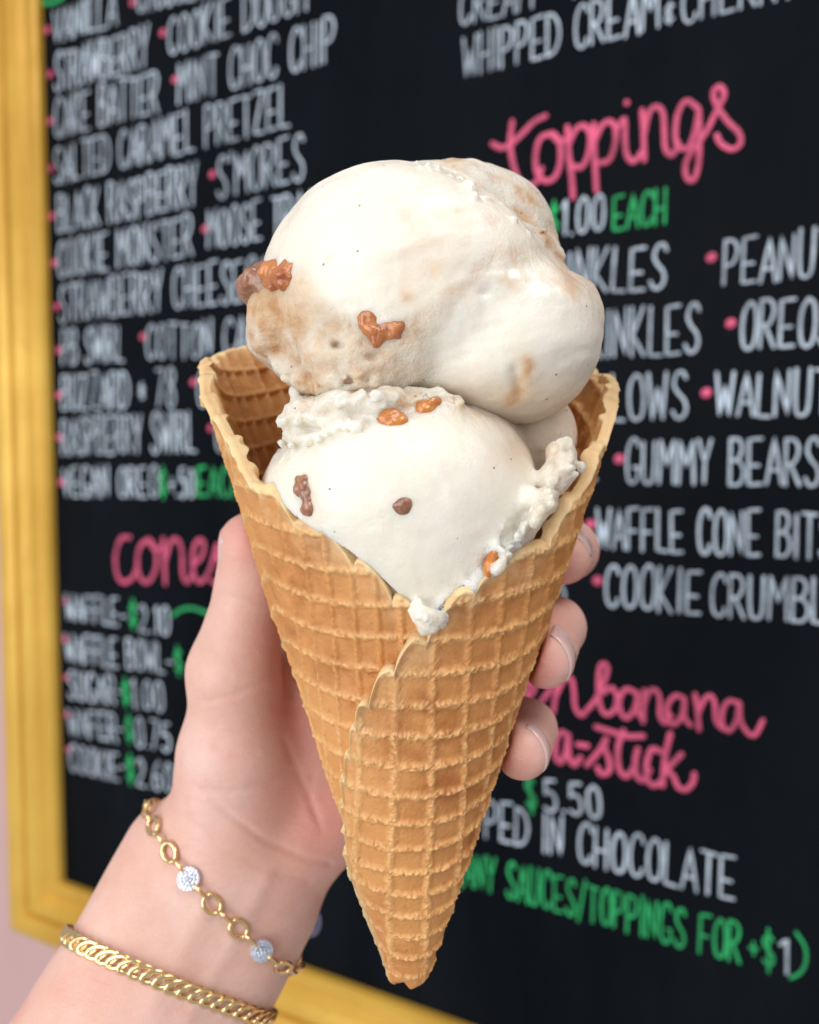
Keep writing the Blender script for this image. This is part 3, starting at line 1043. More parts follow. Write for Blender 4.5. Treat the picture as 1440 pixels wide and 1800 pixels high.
def blob(PX, PY, x, y, rx, ry):
    return np.exp(-((PX - x) / rx) ** 2 - ((PY - y) / ry) ** 2)


def grain(x, y, z, rough):
    """torn, granular relief where the scoop broke away"""
    a = fbm(x, y, z, 1.9, 3, .55)
    b = fbm(x, y, z, 5.0, 3, .6)
    rid = 1 - np.abs(vnoise(x * 3.1 + 40, y * 3.1, z * 3.1))
    return rough * (.10 * a + .055 * b + .07 * (rid - .6))


LIPX = [420, 460, 500, 540, 600, 660, 720, 770, 820, 870, 930, 1000]
LIPY = [492, 466, 475, 505, 548, 578, 565, 520, 470, 432, 412, 400]
TOPX_ = [735, 770, 830, 900, 960, 1010]
TOPY_ = [270, 292, 322, 378, 440, 480]


def upper_masks(x, y, z):
    px, py = topx(x, y, z)
    n1 = fbm(x, y, z, .8, 3)
    fr = sstep(20.5, 18.0, y)
    il = sstep(190, 135, np.hypot((px - 918) / 1.02, (py - 612)) + 20 * n1)
    bm = sstep(-18, 38, py - np.interp(px, LIPX, LIPY) - 26 * n1) * (1 - il) * fr
    tm = sstep(6, -16, py - np.interp(px, TOPX_, TOPY_) + 14 * n1) * sstep(728, 745, px)
    return px, py, fr, bm, tm, n1


def upper_scoop():
    h = 0.048
    lo, hi = np.array([-4.6, 14.2, 1.6]), np.array([5.0, 23.4, 9.0])
    X, Y, Z = grid(lo, hi, h)
    ell = lambda px, py, d, r: sd_ell(X, Y, Z, P(px, py, d), r)
    dome = ell(696, 536, 18.7, (3.08, 3.1, 3.04))
    body = ell(742, 592, 19.0, (3.35, 3.05, 1.45))
    rear = ell(770, 540, 20.4, (2.9, 2.6, 2.6))
    D = smin(smin(dome, body, .5), rear, .6)
    D = smin(D, ell(484, 568, 18.1, (.58, .9, .9)), .5)
    D = smin(D, ell(640, 640, 16.6, (1.2, .7, .55)), .5)
    D = smin(D, ell(810, 460, 17.3, (1.7, 1.3, 1.25)), .9)
    D = smin(D, ell(900, 500, 17.7, (1.0, 1.0, .8)), .5)
    D = smin(D, ell(800, 400, 19.4, (1.75, 1.7, 1.55)), .5)
    D = smin(D, ell(905, 480, 19.0, (1.25, 1.5, 1.1)), .5)
    back = ell(858, 430, 19.7, (1.7, 1.75, 1.80))
    D = smin(D, back, .22)
    lobe = ell(905, 598, 18.15, (1.9, 2.1, 1.86))
    lobe = smin(lobe, ell(985, 545, 18.2, (.86, 1.0, .82)), .5)
    lobe = smin(lobe, ell(850, 640, 17.4, (1.3, 1.3, .95)), .5)
    D = smin(D, lobe, .36)
    fld, G = (D, lo, h), (X, Y, Z)
    ropes(fld, G, [(500, 640, 17.6, .28, .5), (545, 668, 17.0, .30, .3), (600, 682, 16.5, .26, .2), (660, 684, 16.2, .2, .3), (700, 680, 16.1, .16, .5)], .16)
    crumbs(fld, G, [(735, 290, 18.6), (765, 293, 18.6), (800, 303, 18.8), (835, 315, 19)], 40, 5, .03, .08, .04)
    crumbs(fld, G, [(820, 330, 18.9), (890, 352, 18.4), (940, 398, 18.3), (958, 430, 18.2)], 26, 9, .05, .13, .10)
    crumbs(fld, G, [(520, 655, 17.3), (580, 675, 16.8), (640, 680, 16.3)], 36, 9, .05, .12, .08)
    nb = np.abs(D) < .45
    x, y, z = X[nb], Y[nb], Z[nb]
    px, py, fr, bm, tm, n1 = upper_masks(x, y, z)
    rough = np.clip(np.maximum(bm, tm), 0, 1)
    d = 0.10 * fbm(x, y, z, 0.35, 2) + .05 * fbm(x, y, z, .8, 2)
    d += 0.09 * bm * (.6 + .8 * np.clip(n1, -.5, 1)) + 0.07 * tm
    d += grain(x, y, z, np.clip(.15 * rough + .85 * rough * np.clip(.55 + 1.1 * vnoise(x * .8, y * .8, z * .8 + 9), 0, 1), 0, 1)) * .75
    d += grain(x, y, z, near_path(px, py, [(505, 655), (560, 672), (620, 680), (690, 676)], 26) * fr)
    d += near_path(px, py, [(790, 560), (840, 510), (900, 480), (985, 505)], 40) * fr * (.07 * fbm(x, y, z, 1.5, 3) + .035 * fbm(x, y, z, 4, 3))
    d += 0.010 * fbm(x, y, z, 1.6, 3)
    d += (1 - rough) * (0.024 * fbm(x * .35 + z * .5, y * .35, z * 2.6 - x * .9, 1.5, 3) + .012 * fbm(x, y, z, 3.6, 3))
    d += 0.035 * near_path(px, py, [(850, 505), (800, 540), (765, 600), (758, 672)], 20) * fr * (.75 + .6 * n1)
    d += .05 * near_path(px, py, [(960, 440), (1000, 470), (1035, 480)], 10)
    d += 0.05 * blob(px, py, 846, 514, 12, 8) * fr + 0.22 * blob(px, py, 592, 607, 10, 6) * fr
    d += 0.12 * blob(px, py, 655, 628, 16, 7) * fr + .06 * blob(px, py, 560, 590, 25, 16) * fr
    d += .08 * near_path(px, py, [(905, 650), (912, 690)], 10) * fr
    d -= .06 * blob(px, py, 885, 492, 40, 18) * fr + .05 * blob(px, py, 945, 510, 44, 22) * fr
    D[nb] += d
    V, Q = surface_nets(D, lo, h)
    V = relax(V, Q, 1, .3)
    x, y, z = V.T
    px, py, fr, bm, tm, n1 = upper_masks(x, y, z)
    n2 = fbm(x, y, z, 2.0, 3)
    n3 = fbm(x + 30, y, z, .7, 4, .6)
    tan = bm * np.clip(.48 + 1.5 * n3, .05, 1) + tm * np.clip(.35 + 1.2 * n2, 0, .9)
    tan += .95 * near_path(px, py, [(925, 640), (918, 680), (900, 700)], 13) * np.clip(.7 + n2, 0, 1) * fr
    tan += .5 * near_path(px, py, [(895, 590), (930, 640)], 14) * np.clip(.4 + 1.5 * n2, 0, 1) * fr
    tan += .75 * near_path(px, py, [(830, 530), (880, 498), (960, 478), (1000, 512)], 24) * np.clip(.5 + 1.6 * n2, 0, 1) * fr
    tan += .7 * blob(px, py, 480, 590, 45, 60) * np.clip(.6 + 1.5 * n2, 0, 1) + .8 * blob(px, py, 555, 565, 50, 35) * np.clip(.6 + 1.5 * n2, 0, 1)
    tan += .6 * blob(px, py, 765, 470, 14, 14) + .6 * blob(px, py, 715, 520, 13, 12) + .3 * blob(px, py, 580, 452, 9, 9) + .3 * blob(px, py, 805, 372, 7, 8)
    tan += .9 * blob(px, py, 510, 510, 50, 38) + .5 * blob(px, py, 690, 745, 1, 1) + .6 * blob(px, py, 670, 600, 60, 40) * np.clip(.7 + n2, 0, 1)
    tan += .35 * blob(px, py, 610, 640, 110, 30) * np.clip(.7 + 1.5 * n2, 0, 1)
    tan += .30 * sstep(630, 700, py) * fr + .25 * sstep(.15, .5, n3) * fr
    wet = near_path(px, py, [(830, 530), (890, 490), (960, 500), (990, 560), (950, 600)], 42) * np.clip(.35 + n3 * 1.6, 0, .7)
    wet += .7 * near_path(px, py, [(690, 560), (720, 610), (740, 650)], 26) + .6 * blob(px, py, 520, 495, 40, 30)
    o = mesh_obj("ice_cream_scoop", V, Q, ICE, origin=W(P(742, 690, 19)),
                 attrs={"tan": np.clip(tan, 0, 1), "rough": np.clip(np.maximum(np.maximum(bm, tm), near_path(px, py, [(505, 655), (560, 672), (620, 680), (690, 676)], 28)), 0, 1),
                        "wet": np.clip(wet, 0, 1)})
    tag(o, "upper scoop, the big rounded vanilla dome with caramel streaks on top", "ice cream", "scoops of ice cream in the waffle cone")
    return o, (D, lo, h)


SHELF = [(484, 772), (530, 715), (600, 680), (700, 695), (800, 692)]
SMEAR = [(990, 790), (985, 860), (930, 920), (870, 1000), (800, 1065), (765, 1100)]


def lower_scoop():
    h = 0.045
    lo, hi = np.array([-3.9, 13.6, -3.4]), np.array([4.6, 21.6, 3.4])
    X, Y, Z = grid(lo, hi, h)
    ell = lambda px, py, d, r: sd_ell(X, Y, Z, P(px, py, d), r)
    D = ell(713, 868, 18.0, (2.98, 2.85, 2.35))
    D = smin(D, ell(620, 900, 17.7, (1.9, 2.0, 1.7)), .5)
    D = smin(D, ell(735, 965, 17.3, (1.95, 1.75, 1.55)), .6)
    D = smin(D, ell(748, 1035, 17.0, (.95, .95, .85)), .4)
    D = smin(D, ell(745, 800, 19.2, (2.5, 2.2, 1.55)), .4)
    D = smin(D, ell(942, 772, 19.4, (1.0, 1.0, 1.2)), .12)
    fld, G = (D, lo, h), (X, Y, Z)
    # torn shelf under the upper scoop
    N9 = -99
    ropes(fld, G, [(540, 745, 17.3, .5, .3), (600, 725, 17.0, .5, .4), (680, 715, 16.5, .4, .5), (790, 705, 16.3, .3, .6)], .25)
    ropes(fld, G, [(488, 776, 17.4, .12, N9), (520, 774, 16.9, .16, .1), (567, 768, 16.5, .15, .1), (597, 752, 16.3, .12, .1), (636, 746, 16.0, .12, .2)], .08)
    ropes(fld, G, [(500, 742, 17.4, .14, N9), (535, 738, 17.0, .17, .1), (570, 742, 16.6, .15, .2), (605, 728, 16.3, .14, .2)], .08)
    ropes(fld, G, [(526, 710, 17.3, .15, N9), (565, 712, 16.9, .2, .1), (615, 705, 16.5, .2, .1), (665, 712, 16.2, .18, .2), (730, 703, 15.9, .16, .2), (805, 694, 16.0, .15, .3)], .09)
    crumbs(fld, G, [(482, 778, 17.5), (520, 776, 17.1), (567, 770, 16.4), (600, 752, 16.3), (636, 744, 16)], 50, 6, .025, .085, .05)
    crumbs(fld, G, [(496, 740, 17.5), (530, 735, 17.2), (580, 738, 16.6)], 45, 6, .03, .085, .04)
    crumbs(fld, G, [(522, 708, 17.4), (590, 703, 16.8), (650, 706, 16.3), (720, 697, 16.0), (800, 690, 16.0)], 48, 8, .03, .10, .07)
    # lump and smear along the right rim
    D = smin(D, ell(985, 805, 17.0, (.40, .42, .40)), .22)
    D = smin(D, ell(968, 845, 16.75, (.46, .42, .45)), .22)
    D = smin(D, ell(945, 885, 16.35, (.42, .36, .34)), .22)
    fld = (D, lo, h)
    ropes(fld, G, [(950, 880, 16.3, .34, .6), (915, 925, 16.0, .34, .7), (888, 965, 15.8, .30, .7), (868, 1000, 15.7, .26, .7), (820, 1040, 15.7, .26, .7), (770, 1078, 15.75, .26, .6)], .2)
    ropes(fld, G, [(905, 940, 15.7, .12, .3), (872, 985, 15.6, .13, .4), (830, 1030, 15.6, .16, .4), (785, 1055, 15.7, .14, .5)], .12)
    crumbs(fld, G, [(990, 790, 17.0), (995, 830, 16.8), (960, 880, 16.5), (925, 915, 16.0)], 50, 12, .04, .15, .12)
    crumbs(fld, G, [(925, 915, 16), (895, 955, 15.8), (870, 1000, 15.7)], 40, 8, .03, .11, .06)
    crumbs(fld, G, [(735, 1068, 15.95), (750, 1090, 15.75), (768, 1092, 15.7)], 60, 6, .05, .13, .05)
    ropes(fld, G, [(772, 1070, 15.65, .15, .2), (782, 1092, 15.6, .13, N9), (784, 1110, 15.6, .10, N9)], .1)
    nb = np.abs(D) < .45
    x, y, z = X[nb], Y[nb], Z[nb]
    px, py = topx(x, y, z)
    rough = near_path(px, py, SHELF, 34) * sstep(19.5, 18.3, y)
    rough = np.clip(np.maximum(rough, near_path(px, py, SMEAR, 26)), 0, 1)
    d = 0.07 * fbm(x, y, z, 0.45, 2) + .03 * fbm(x, y, z, .9, 2)
    d += grain(x, y, z, rough) * 1.25 + .13 * rough * fbm(x, y, z, 1.1, 2)
    d += 0.010 * fbm(x, y, z, 1.6, 3)
    d += (1 - rough) * (0.024 * fbm(x * .8 - z * .8, y * .5, z * 1.6 + x * 1.6, 1.2, 3) + .011 * fbm(x, y, z, 3.6, 3))
    d += 0.03 * near_path(px, py, [(690, 775), (720, 810), (775, 865)], 9) - .02 * near_path(px, py, [(700, 765), (735, 800), (790, 855)], 10)
    d += 0.09 * near_path(px, py, [(950, 800), (947, 860), (905, 930), (855, 995)], 9)
    D[nb] += d
    # stays inside the rolled waffle below its rim
    hh, r, ph = cone_polar(X, Y, Z)
    rho = np.sqrt(hh * hh + r * r)
    sd = r * CB - hh * SB
    wall = np.minimum(sd + 0.11 - 0.26 * ph / (2 * math.pi), -(rho - rim_rho(ph) - 0.02))
    over = near_path(*topx(X, Y, Z), [(958, 895), (925, 930), (900, 968), (868, 1000), (815, 1052), (778, 1088), (784, 1108)], 15) * (Y < 17.2)
    D = np.maximum(D, np.where(over > .45, np.minimum(wall, sd - .30), wall))
    V, Q = surface_nets(D, lo, h)
    V = relax(V, Q, 1, .3)
    x, y, z = V.T
    px, py = topx(x, y, z)
    n2 = fbm(x, y, z, 2.0, 3)
    tan = near_path(px, py, [(530, 700), (600, 690), (700, 705), (800, 700), (900, 725)], 28) * np.clip(.4 + 1.5 * n2, 0, 1) * .7
    tan += .35 * blob(px, py, 960, 760, 60, 60) + .4 * near_path(px, py, [(965, 870), (930, 915), (880, 985)], 16) * np.clip(.5 + 1.5 * n2, 0, 1)
    tan += .6 * near_path(px, py, [(540, 850), (550, 905)], 20) + .25 * near_path(px, py, [(890, 800), (930, 790)], 30)
    ra = np.maximum(near_path(px, py, SHELF, 40), near_path(px, py, SMEAR, 30))
    wet = .8 * near_path(px, py, [(975, 860), (940, 900)], 22) + .7 * near_path(px, py, [(640, 745), (760, 705), (800, 700)], 22) + .6 * near_path(px, py, [(880, 985), (790, 1060)], 16)
    o = mesh_obj("ice_cream_scoop", V, Q, ICE, origin=W(P(735, 1040, 18)), attrs={"tan": np.clip(tan, 0, 1), "rough": np.clip(ra, 0, 1), "wet": np.clip(wet, 0, 1)})
    tag(o, "lower scoop, smooth and white, filling the dip of the waffle cone with crumbly edges", "ice cream", "scoops of ice cream in the waffle cone")
    return o, (D, lo, h)


def fruit(parent, fld, mat, lumps, seed, label=None, k=.06):
    """one soft irregular piece pressed into the surface, from lumps of (px, py, rx, ry, rz, sink[, fixed d])"""
    cs, rs = [], []
    for l in lumps:
        d = l[6] if len(l) > 6 else (hit(fld, l[0], l[1]) or 17.5) + l[5] + .03
        cs.append(P(l[0], l[1], d))
        rs.append(np.array(l[2:5]))
    lo = np.min([c - r * 1.6 for c, r in zip(cs, rs)], 0)
    hi = np.max([c + r * 1.6 for c, r in zip(cs, rs)], 0)
    h = max(hi - lo) / 52
    X, Y, Z = grid(lo, hi, h)
    D = None
    for c, r in zip(cs, rs):
        e = sd_ell(X, Y, Z, c, r)
        D = e if D is None else smin(D, e, k)
    m = float(np.min(rs))
    a = fbm(X + seed, Y, Z - seed, 1.3, 3)
    rid = 1 - np.abs(vnoise(X * 2.6 + seed, Y * 2.6, Z * 2.6))
    D = D + .32 * m * a + .30 * m * (rid - .6) + .06 * fbm(X - seed, Y, Z, 5.5, 2) * min(1, m * 4)
    V, Q = surface_nets(D, lo, h)
    V = relax(V, Q, 1, .3)
    o = mesh_obj("fruit_piece", V, Q, mat, parent)
    if label: o["label"] = label
    return o


up, UF = upper_scoop()
lw, LF = lower_scoop()
fruit(up, UF, FR_BROWN, [(458, 505, .50, .50, .40, 0, 17.95), (470, 496, .42, .40, .36, 0, 17.6)], 3, "brown fruit chunk sticking out of the left side", .35)
fruit(up, UF, FR_RED, [(488, 483, .42, .32, .36, .24), (515, 488, .42, .32, .32, .27)], 8, "amber fruit chunk under the rim of the dome", .3)
fruit(up, UF, FR_RED, [(657, 562, .33, .26, .29, .15), (668, 590, .30, .26, .38, .15), (692, 573, .34, .26, .32, .12)], 13,
      "reddish fruit chunk on the front of the dome", .12)
fruit(lw, LF, FR_AMBER, [(682, 740, .25, .22, .21, .13), (700, 746, .21, .2, .17, .13)], 23, "bright amber fruit piece on the crumbly ledge", .15)
fruit(lw, LF, FR_AMBER, [(746, 722, .21, .22, .21, .13), (760, 712, .19, .2, .17, .13)], 29, None, .15)
fruit(lw, LF, FR_BROWN, [(536, 858, .26, .24, .26, .12), (545, 884, .21, .20, .30, .10)], 31, "dark raisin-like piece near the left edge of the cone", .15)
fruit(lw, LF, FR_BROWN, [(703, 892, .20, .18, .19, .08), (713, 884, .16, .15, .16, .08)], 37, "small dark raisin-like piece in the middle", .15)
fruit(lw, LF, FR_AMBER, [(868, 978, .15, .16, .19, .08), (860, 998, .12, .14, .18, .08)], 41, "amber fruit piece by the right rim of the cone", .12)

# ------------------------------------------------------------------ hand and forearm
FING = {
 'index': [((600, 1040, 23.2), .95), ((890, 958, 22.8), .80), ((1000, 966, 21.9), .76), ((988, 977, 20.4), .72)],
 'middle': [((650, 1140, 23.2), .95), ((890, 1085, 22.6), .82), ((974, 1103, 20.9), .76), ((957, 1157, 18.9), .70)],
 'ring': [((670, 1250, 23.1), .92), ((850, 1245, 22.3), .78), ((928, 1281, 20.7), .70), ((918, 1320, 19.0), .65)],
 'little': [((660, 1360, 22.9), .85), ((780, 1385, 22.3), .66), ((805, 1400, 21.6), .58), ((785, 1412, 21.1), .55)],
}
THUMB = [((425, 1400, 22.0), 1.45), ((412, 1180, 21.2), 1.15), ((440, 1032, 20.9), .82), ((442, 957, 20.6), .81)]


def hand_sdf(X, Y, Z):
    cap = lambda a, ra, b, rb: sd_cap(X, Y, Z, P(*a), ra, P(*b), rb)
    D = None
    # forearm: two bones' worth of width plus a core
    def add(d, k):
        nonlocal D
        D = d if D is None else smin(D, d, k)
    wx, wy = 76, 47
    for sgn in (-1, 1):
        a = (84 + sgn * wx * 1.15, 2090 + sgn * wy * 1.15, 18.6)
        b = (253 + sgn * wx * .92, 1800 + sgn * wy * .92, 20.8)
        c = (388 + sgn * wx * .98, 1548 + sgn * wy * .98, 22.3)
        add(cap(a, 1.7, b, 1.55), .5)
        add(cap(b, 1.55, c, 1.50), .5)
    add(cap((78, 2090, 18.6), 2.1, (250, 1800, 20.8), 1.95), .6)
    add(cap((240, 1800, 20.8), 2.0, (388, 1548, 22.3), 1.75), .6)
    # palm
    add(cap((400, 1520, 22.4), 1.7, (590, 1080, 23.3), 1.05), .8)
    add(cap((430, 1500, 22.5), 1.6, (645, 1170, 23.3), 1.05), .8)
    add(cap((470, 1490, 22.5), 1.5, (660, 1270, 23.2), 1.0), .8)
    add(cap((500, 1500, 22.5), 1.35, (655, 1375, 23.0), .95), .8)
    add(cap((535, 1462, 22.3), 1.15, (610, 1415, 22.6), 1.1), .6)          # heel of the palm
    add(cap((395, 1490, 22.0), 1.5, (412, 1330, 21.7), 1.5), .7)           # ball of the thumb
    palm = D
    th = None
    for (a, ra), (b, rb) in zip(THUMB[:-1], THUMB[1:]):
        d = cap(a, ra, b, rb)
        th = d if th is None else smin(th, d, .3)
    D = smin(palm, th, .45)
    res = D
    for nm, ch in FING.items():
        f = None
        for (a, ra), (b, rb) in zip(ch[:-1], ch[1:]):
            d = cap(a, ra, b, rb)
            f = d if f is None else smin(f, d, .22)
        res = np.minimum(res, smin(D, f, .35))
    return res


def build_hand():
    h = 0.082
    lo, hi = np.array([-11.5, 15.0, -13.6]), np.array([5.2, 25.6, 1.4])
    X, Y, Z = grid(lo, hi, h)
    D = hand_sdf(X, Y, Z)
    D = D + 0.03 * fbm(X, Y, Z, .4, 2)
    # flesh gives way against the waffle
    c = sd_cone(X, Y, Z) - 0.28
    D = -smin(-D, c, .10)
    V, Q = surface_nets(D, lo, h)
    V = relax(V, Q, 3, .5)
    N = vnormals(V, Q)
    px, py = topx(V[:, 0], V[:, 1], V[:, 2])
    vis = sstep(.1, -.2, N[:, 1])
    cr = np.zeros(len(V))
    # skin creases
    for path, w, dep in (
        ([(352, 1230), (372, 1231), (410, 1222), (460, 1200), (500, 1170)], 5, .03),
        ([(400, 1060), (430, 1075), (470, 1080)], 4, .02),
        ([(395, 1045), (430, 1058), (470, 1060)], 5, .04),
        ([(345, 1310), (400, 1330), (450, 1325)], 6, .02),
        ([(340, 1385), (400, 1395), (470, 1375), (510, 1355)], 6, .03),
        ([(355, 1390), (400, 1430), (460, 1475), (540, 1510), (580, 1518)], 5, .05),
        ([(330, 1440), (390, 1490), (470, 1530), (545, 1550)], 6, .025),
        ([(500, 1300), (530, 1370), (560, 1440)], 7, .03),
        ([(550, 1360), (545, 1410), (565, 1460)], 5, .02),
        ([(480, 1240), (505, 1250), (540, 1245)], 5, .02),
    ):
        cr += dep * near_path(px, py, path, w)
    # tendons of the inner wrist
    cr -= .045 * near_path(px, py, [(330, 1790), (420, 1640), (470, 1540)], 16)
    cr -= .03 * near_path(px, py, [(270, 1760), (360, 1600)], 18)
    V = V - N * (cr * vis)[:, None]
    # redder on finger ends, thumb and palm
    red = .15 + .25 * np.clip(fbm(V[:, 0], V[:, 1], V[:, 2], .7, 3), -.5, 1)
    for (x, y, rx, ry, a) in ((425, 945, 45, 55, .55), (990, 1000, 60, 40, .6), (945, 1190, 50, 45, .75), (905, 1350, 40, 40, .55), (560, 1440, 90, 90, .75),
                              (480, 1150, 60, 80, .25), (950, 1270, 40, 60, .2), (960, 1080, 50, 40, .3), (560, 1250, 80, 120, .5)):
        red += a * blob(px, py, x, y, rx, ry)
    red += .35 * np.exp(-np.maximum(sd_cone(V[:, 0], V[:, 1], V[:, 2]) - .28, 0) / .22)
    red -= .15 * blob(px, py, 350, 1680, 200, 150)
    o = mesh_obj("person", V, Q, SKIN, origin=W(P(240, 1800, 20.8)), attrs={"red": np.clip(red, 0, 1)})
    tag(o, "bare hand and forearm gripping the waffle cone from behind", "person")
    return o


hand = build_hand()


def nail(tip, prev, r, nrm, back=.85, fwd=.36, half=60, lift=0.006):
    t, p = P(*tip), P(*prev)
    d = unit(t - p)
    n = unit(np.array(nrm) - d * (np.array(nrm) @ d))
    s = np.cross(d, n)
    na, nb = 17, 15
    V = []
    for side in (1, 0):
        for j in range(nb):
            b = j / (nb - 1)
            for i in range(na):
                a = -1 + 2 * i / (na - 1)
                rnd = 1 - .30 * (1 - abs(2 * b - 1) ** 2.2) * 0
                e0 = -back + .22 * a * a                       # rounded root
                e1 = fwd - .16 * a * a                         # rounded free edge
                u = e0 + (e1 - e0) * b
                ang = math.radians(half) * a * rnd
                rr = (r + lift * side - (0.03 if not side else 0))
                rr += .8 * (math.sqrt(max(r * r - max(0, u) ** 2, .01)) - r)
                edge = min(1, min(b, 1 - abs(a)) * 5 + .25)
                rr -= (1 - edge) * .02 * side
                V.append(t + d * u + n * rr * math.cos(ang) + s * rr * math.sin(ang) * 1.02)
    Fc = []
    m = na * nb
    for j in range(nb - 1):
        for i in range(na - 1):
            q = (j * na + i, j * na + i + 1, (j + 1) * na + i + 1, (j + 1) * na + i)
            Fc.append(q)
            Fc.append(tuple(m + k for k in reversed(q)))
    ring = [i for i in range(na)] + [j * na + na - 1 for j in range(1, nb)] + [(nb - 1) * na + i for i in range(na - 2, -1, -1)] + [j * na for j in range(nb - 2, 0, -1)]
    for a, b in zip(ring, ring[1:] + ring[:1]):
        Fc.append((a, a + m, b + m, b))
    return mesh_obj("fingernail", V, Fc, NAIL, hand)


f = FING
nail(f['index'][3][0], f['index'][2][0], .72, (.55, .1, .9))
nail(f['middle'][3][0], f['middle'][2][0], .70, (.95, -.4, .25))
nail(f['ring'][3][0], f['ring'][2][0], .65, (.9, -.4, .35))
nail(THUMB[3][0], THUMB[2][0], .81, (-.95, .28, 0.1))

# ------------------------------------------------------------------ bracelets
def wrist_loop(pa, pb, pc, clear, n=240):
    """closed loop round the forearm in the plane of three surface points (photo pixels)"""
    def hit(px, py):
        d = np.linspace(17.0, 25, 1600)
        r = P(px, py, 1.0)
        s = hand_sdf(d * r[0], d * r[1], d * r[2])
        i = np.argmax(s < 0.02)
        return r * (d[i] if s[i] < .02 else 22.0)
    A, B, C = hit(*pa), hit(*pb), hit(*pc)
    nrm = unit(np.cross(B - A, C - A))
    ax0, ax1 = P(240, 1800, 20.8), P(388, 1548, 22.3)
    dd = ax1 - ax0
    k = ((A - ax0) @ nrm) / (dd @ nrm)
    O = ax0 + dd * k
    e1 = unit((A - O) - nrm * ((A - O) @ nrm))
    e2 = np.cross(nrm, e1)
    th = np.linspace(0, 2 * math.pi, n, endpoint=False)
    rr = np.linspace(.3, 8, 500)
    pts = []
    for t in th:
        dr = e1 * math.cos(t) + e2 * math.sin(t)
        q = O + rr[:, None] * dr
        s = hand_sdf(q[:, 0], q[:, 1], q[:, 2])
        i = np.argmax(s > 0)
        pts.append(O + dr * (rr[i] + clear))
    pts = np.array(pts)
    for _ in range(6):
        pts = (np.roll(pts, 1, 0) + pts * 2 + np.roll(pts, -1, 0)) / 4
    out = []
    for i in range(n):
        out.append(unit(pts[i] - O))
    return pts, nrm, O


def resample(pts, step):
    P2 = np.vstack([pts, pts[:1]])
    L = np.concatenate([[0], np.cumsum(np.linalg.norm(np.diff(P2, axis=0), axis=1))])
    n = int(round(L[-1] / step))
    u = np.linspace(0, L[-1], n, endpoint=False)
    return np.column_stack([np.interp(u, L, P2[:, i]) for i in range(3)]), L, P2


def torus_mesh(name, a, b, r, flat=1.0, mat=GOLD, nu=32, nv=10):
    V, Fc = [], []
    for i in range(nu):
        t = 2 * math.pi * i / nu
        c = np.array([a * math.cos(t), b * math.sin(t), 0])
        o = unit([math.cos(t) / a, math.sin(t) / b, 0])
        for j in range(nv):
            p = 2 * math.pi * j / nv
            V.append((c + o * r * math.cos(p) + np.array([0, 0, 1]) * r * flat * math.sin(p)) * .01)
    for i in range(nu):
        for j in range(nv):
            Fc.append((i * nv + j, ((i + 1) % nu) * nv + j, ((i + 1) % nu) * nv + (j + 1) % nv, i * nv + (j + 1) % nv))
    me = bpy.data.meshes.new(name)
    me.from_pydata([tuple(v) for v in V], [], Fc)
    me.polygons.foreach_set("use_smooth", np.full(len(me.polygons), True))
    me.materials.append(mat)
    return me


def place(name, me, c, t, s, n, parent):
    o = bpy.data.objects.new(name, me)
    COL.objects.link(o)
    o.parent = parent
    A = [C2W @ v for v in (t, s, n)]
    loc = W(c) - np.array(parent.location)
    o.matrix_local = Matrix([[A[0][i], A[1][i], A[2][i], loc[i]] for i in range(3)] + [[0, 0, 0, 1]])
    return o


def frame_at(pts, i, O):
    n = len(pts)
    t = unit(pts[(i + 1) % n] - pts[i - 1])
    o = unit(pts[i] - O)
    o = unit(o - t * (o @ t))
    return t, np.cross(o, t), o


def rot(t, s, n, axis, ang):
    """rotate the frame about one of its own axes"""
    c, k = math.cos(ang), math.sin(ang)
    if axis == 't': return t, s * c + n * k, n * c - s * k
    if axis == 'n': return t * c + s * k, s * c - t * k, n
    return t * c - n * k, s, n * c + t * k


# heavy curb chain
loop, nrm, O = wrist_loop((158, 1668), (300, 1730), (440, 1782), .085)
pts, _, _ = resample(loop, .315)
curb = empty("curb_bracelet", W(pts.mean(0)))
tag(curb, "heavy gold curb-chain bracelet, the lower of the two on the wrist", "bracelet", "gold bracelets on the wrist")
cm = torus_mesh("curb_link", .27, .132, .062, .8)
for i in range(len(pts)):
    t, s, n = frame_at(pts, i, O)
    t, s, n = rot(t, s, n, 'n', math.radians(27))
    t, s, n = rot(t, s, n, 't', math.radians(24))
    place("link", cm, pts[i], t, s, n, curb)

# fine station chain with oval links and paved discs
loop, nrm, O = wrist_loop((262, 1420), (378, 1592), (488, 1692), .09)
pts, L, P2 = resample(loop, .05)
stn = empty("station_bracelet", W(pts.mean(0)))
tag(stn, "fine gold oval-link bracelet set with two sparkling paved discs, nearer the hand", "bracelet", "gold bracelets on the wrist")
big = torus_mesh("oval_link", .25, .19, .058)
small = torus_mesh("small_link", .19, .11, .05, 1.0, GOLD, 20, 8)


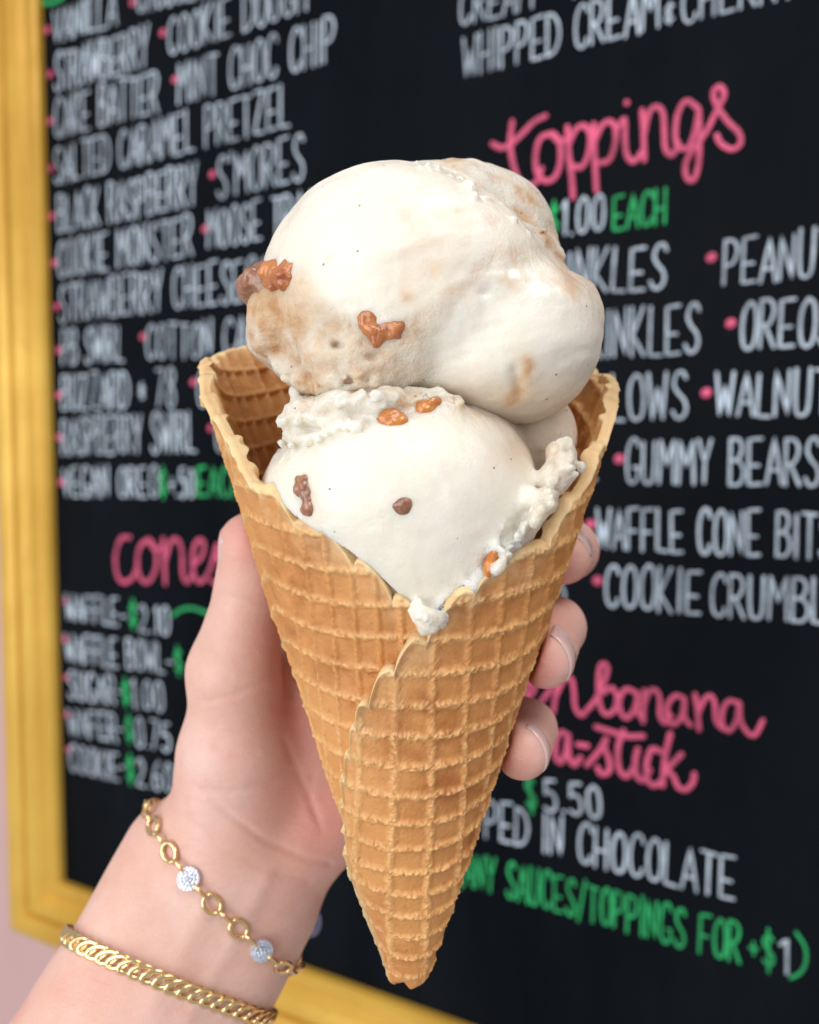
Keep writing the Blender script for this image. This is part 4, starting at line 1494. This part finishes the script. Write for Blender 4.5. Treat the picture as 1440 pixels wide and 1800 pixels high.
def disc_mesh():
    V, Fc = [], []

    def ball(c, r, nu=8, nv=5):
        b = len(V)
        for j in range(nv + 1):
            for i in range(nu):
                a, p = 2 * math.pi * i / nu, math.pi * j / nv
                V.append(tuple(np.array([c[0] + r * math.sin(p) * math.cos(a), c[1] + r * math.sin(p) * math.sin(a), c[2] + r * math.cos(p)]) * .01))
        for j in range(nv):
            for i in range(nu):
                Fc.append((b + j * nu + i, b + j * nu + (i + 1) % nu, b + (j + 1) * nu + (i + 1) % nu, b + (j + 1) * nu + i))
    for (ring, k) in ((0, 1), (.085, 6), (.17, 12), (.25, 18)):
        for i in range(k):
            a = 2 * math.pi * i / k + ring * 7
            ball((ring * math.cos(a), ring * math.sin(a), .10 - ring * ring * 1.0), .045)
            ball((ring * math.cos(a), ring * math.sin(a), -.02), .045)
    b = len(V)
    for z in (.05, -.02):
        for i in range(28):
            a = 2 * math.pi * i / 28
            V.append((.275 * math.cos(a) * .01, .275 * math.sin(a) * .01, z * .01))
    for i in range(28):
        Fc.append((b + i, b + (i + 1) % 28, b + 28 + (i + 1) % 28, b + 28 + i))
    Fc.append(tuple(b + i for i in range(28)))
    me = bpy.data.meshes.new("paved_disc")
    me.from_pydata(V, [], Fc)
    me.materials.append(PAVE)
    return me


dm = disc_mesh()
# repeat along the chain: disc, small, oval, small, oval, small
seq = [('d', .30), ('s', .21), ('o', .42), ('s', .25), ('o', .42), ('s', .21)]
tot_len = L[-1]
unit_len = 0
prevs = None
# start so that a disc sits at the photographed spots
def arc_of(px, py):
    q = np.array(topx(pts[:, 0], pts[:, 1], pts[:, 2])).T
    vis = np.array([(pts[i] - O) @ np.array([0, -1, 0]) > 0 for i in range(len(pts))])
    dd = np.hypot(q[:, 0] - px, q[:, 1] - py) + (~vis) * 1e4
    return int(np.argmin(dd))
i1, i2 = arc_of(334, 1541), arc_of(464, 1681)
n_pts = len(pts)
gap12 = (i2 - i1) % n_pts
if gap12 > n_pts / 2:
    i1, i2 = i2, i1
    gap12 = n_pts - gap12
# between two discs: s o s o s ; step fractions
between = [('s', .15), ('o', .32), ('s', .50), ('o', .68), ('s', .85)]
reps = max(3, int(round(n_pts / gap12)))
span = n_pts / reps
for k in range(reps):
    base = i1 + k * span
    for typ, fr in [('d', 0.0)] + between:
        i = int(round(base + fr * span)) % n_pts
        t, s, n = frame_at(pts, i, O)
        if typ == 'd' and k > 1:
            typ = 'o'
        if typ == 'd':
            place("paved_disc", dm, pts[i], t, s, n, stn)
        elif typ == 'o':
            t, s, n = rot(t, s, n, 't', math.radians(18 if k % 2 else -14))
            place("oval_link", big, pts[i], t, s, n, stn)
        else:
            t, s, n = rot(t, s, n, 't', math.radians(72))
            place("small_link", small, pts[i], t, s, n, stn)
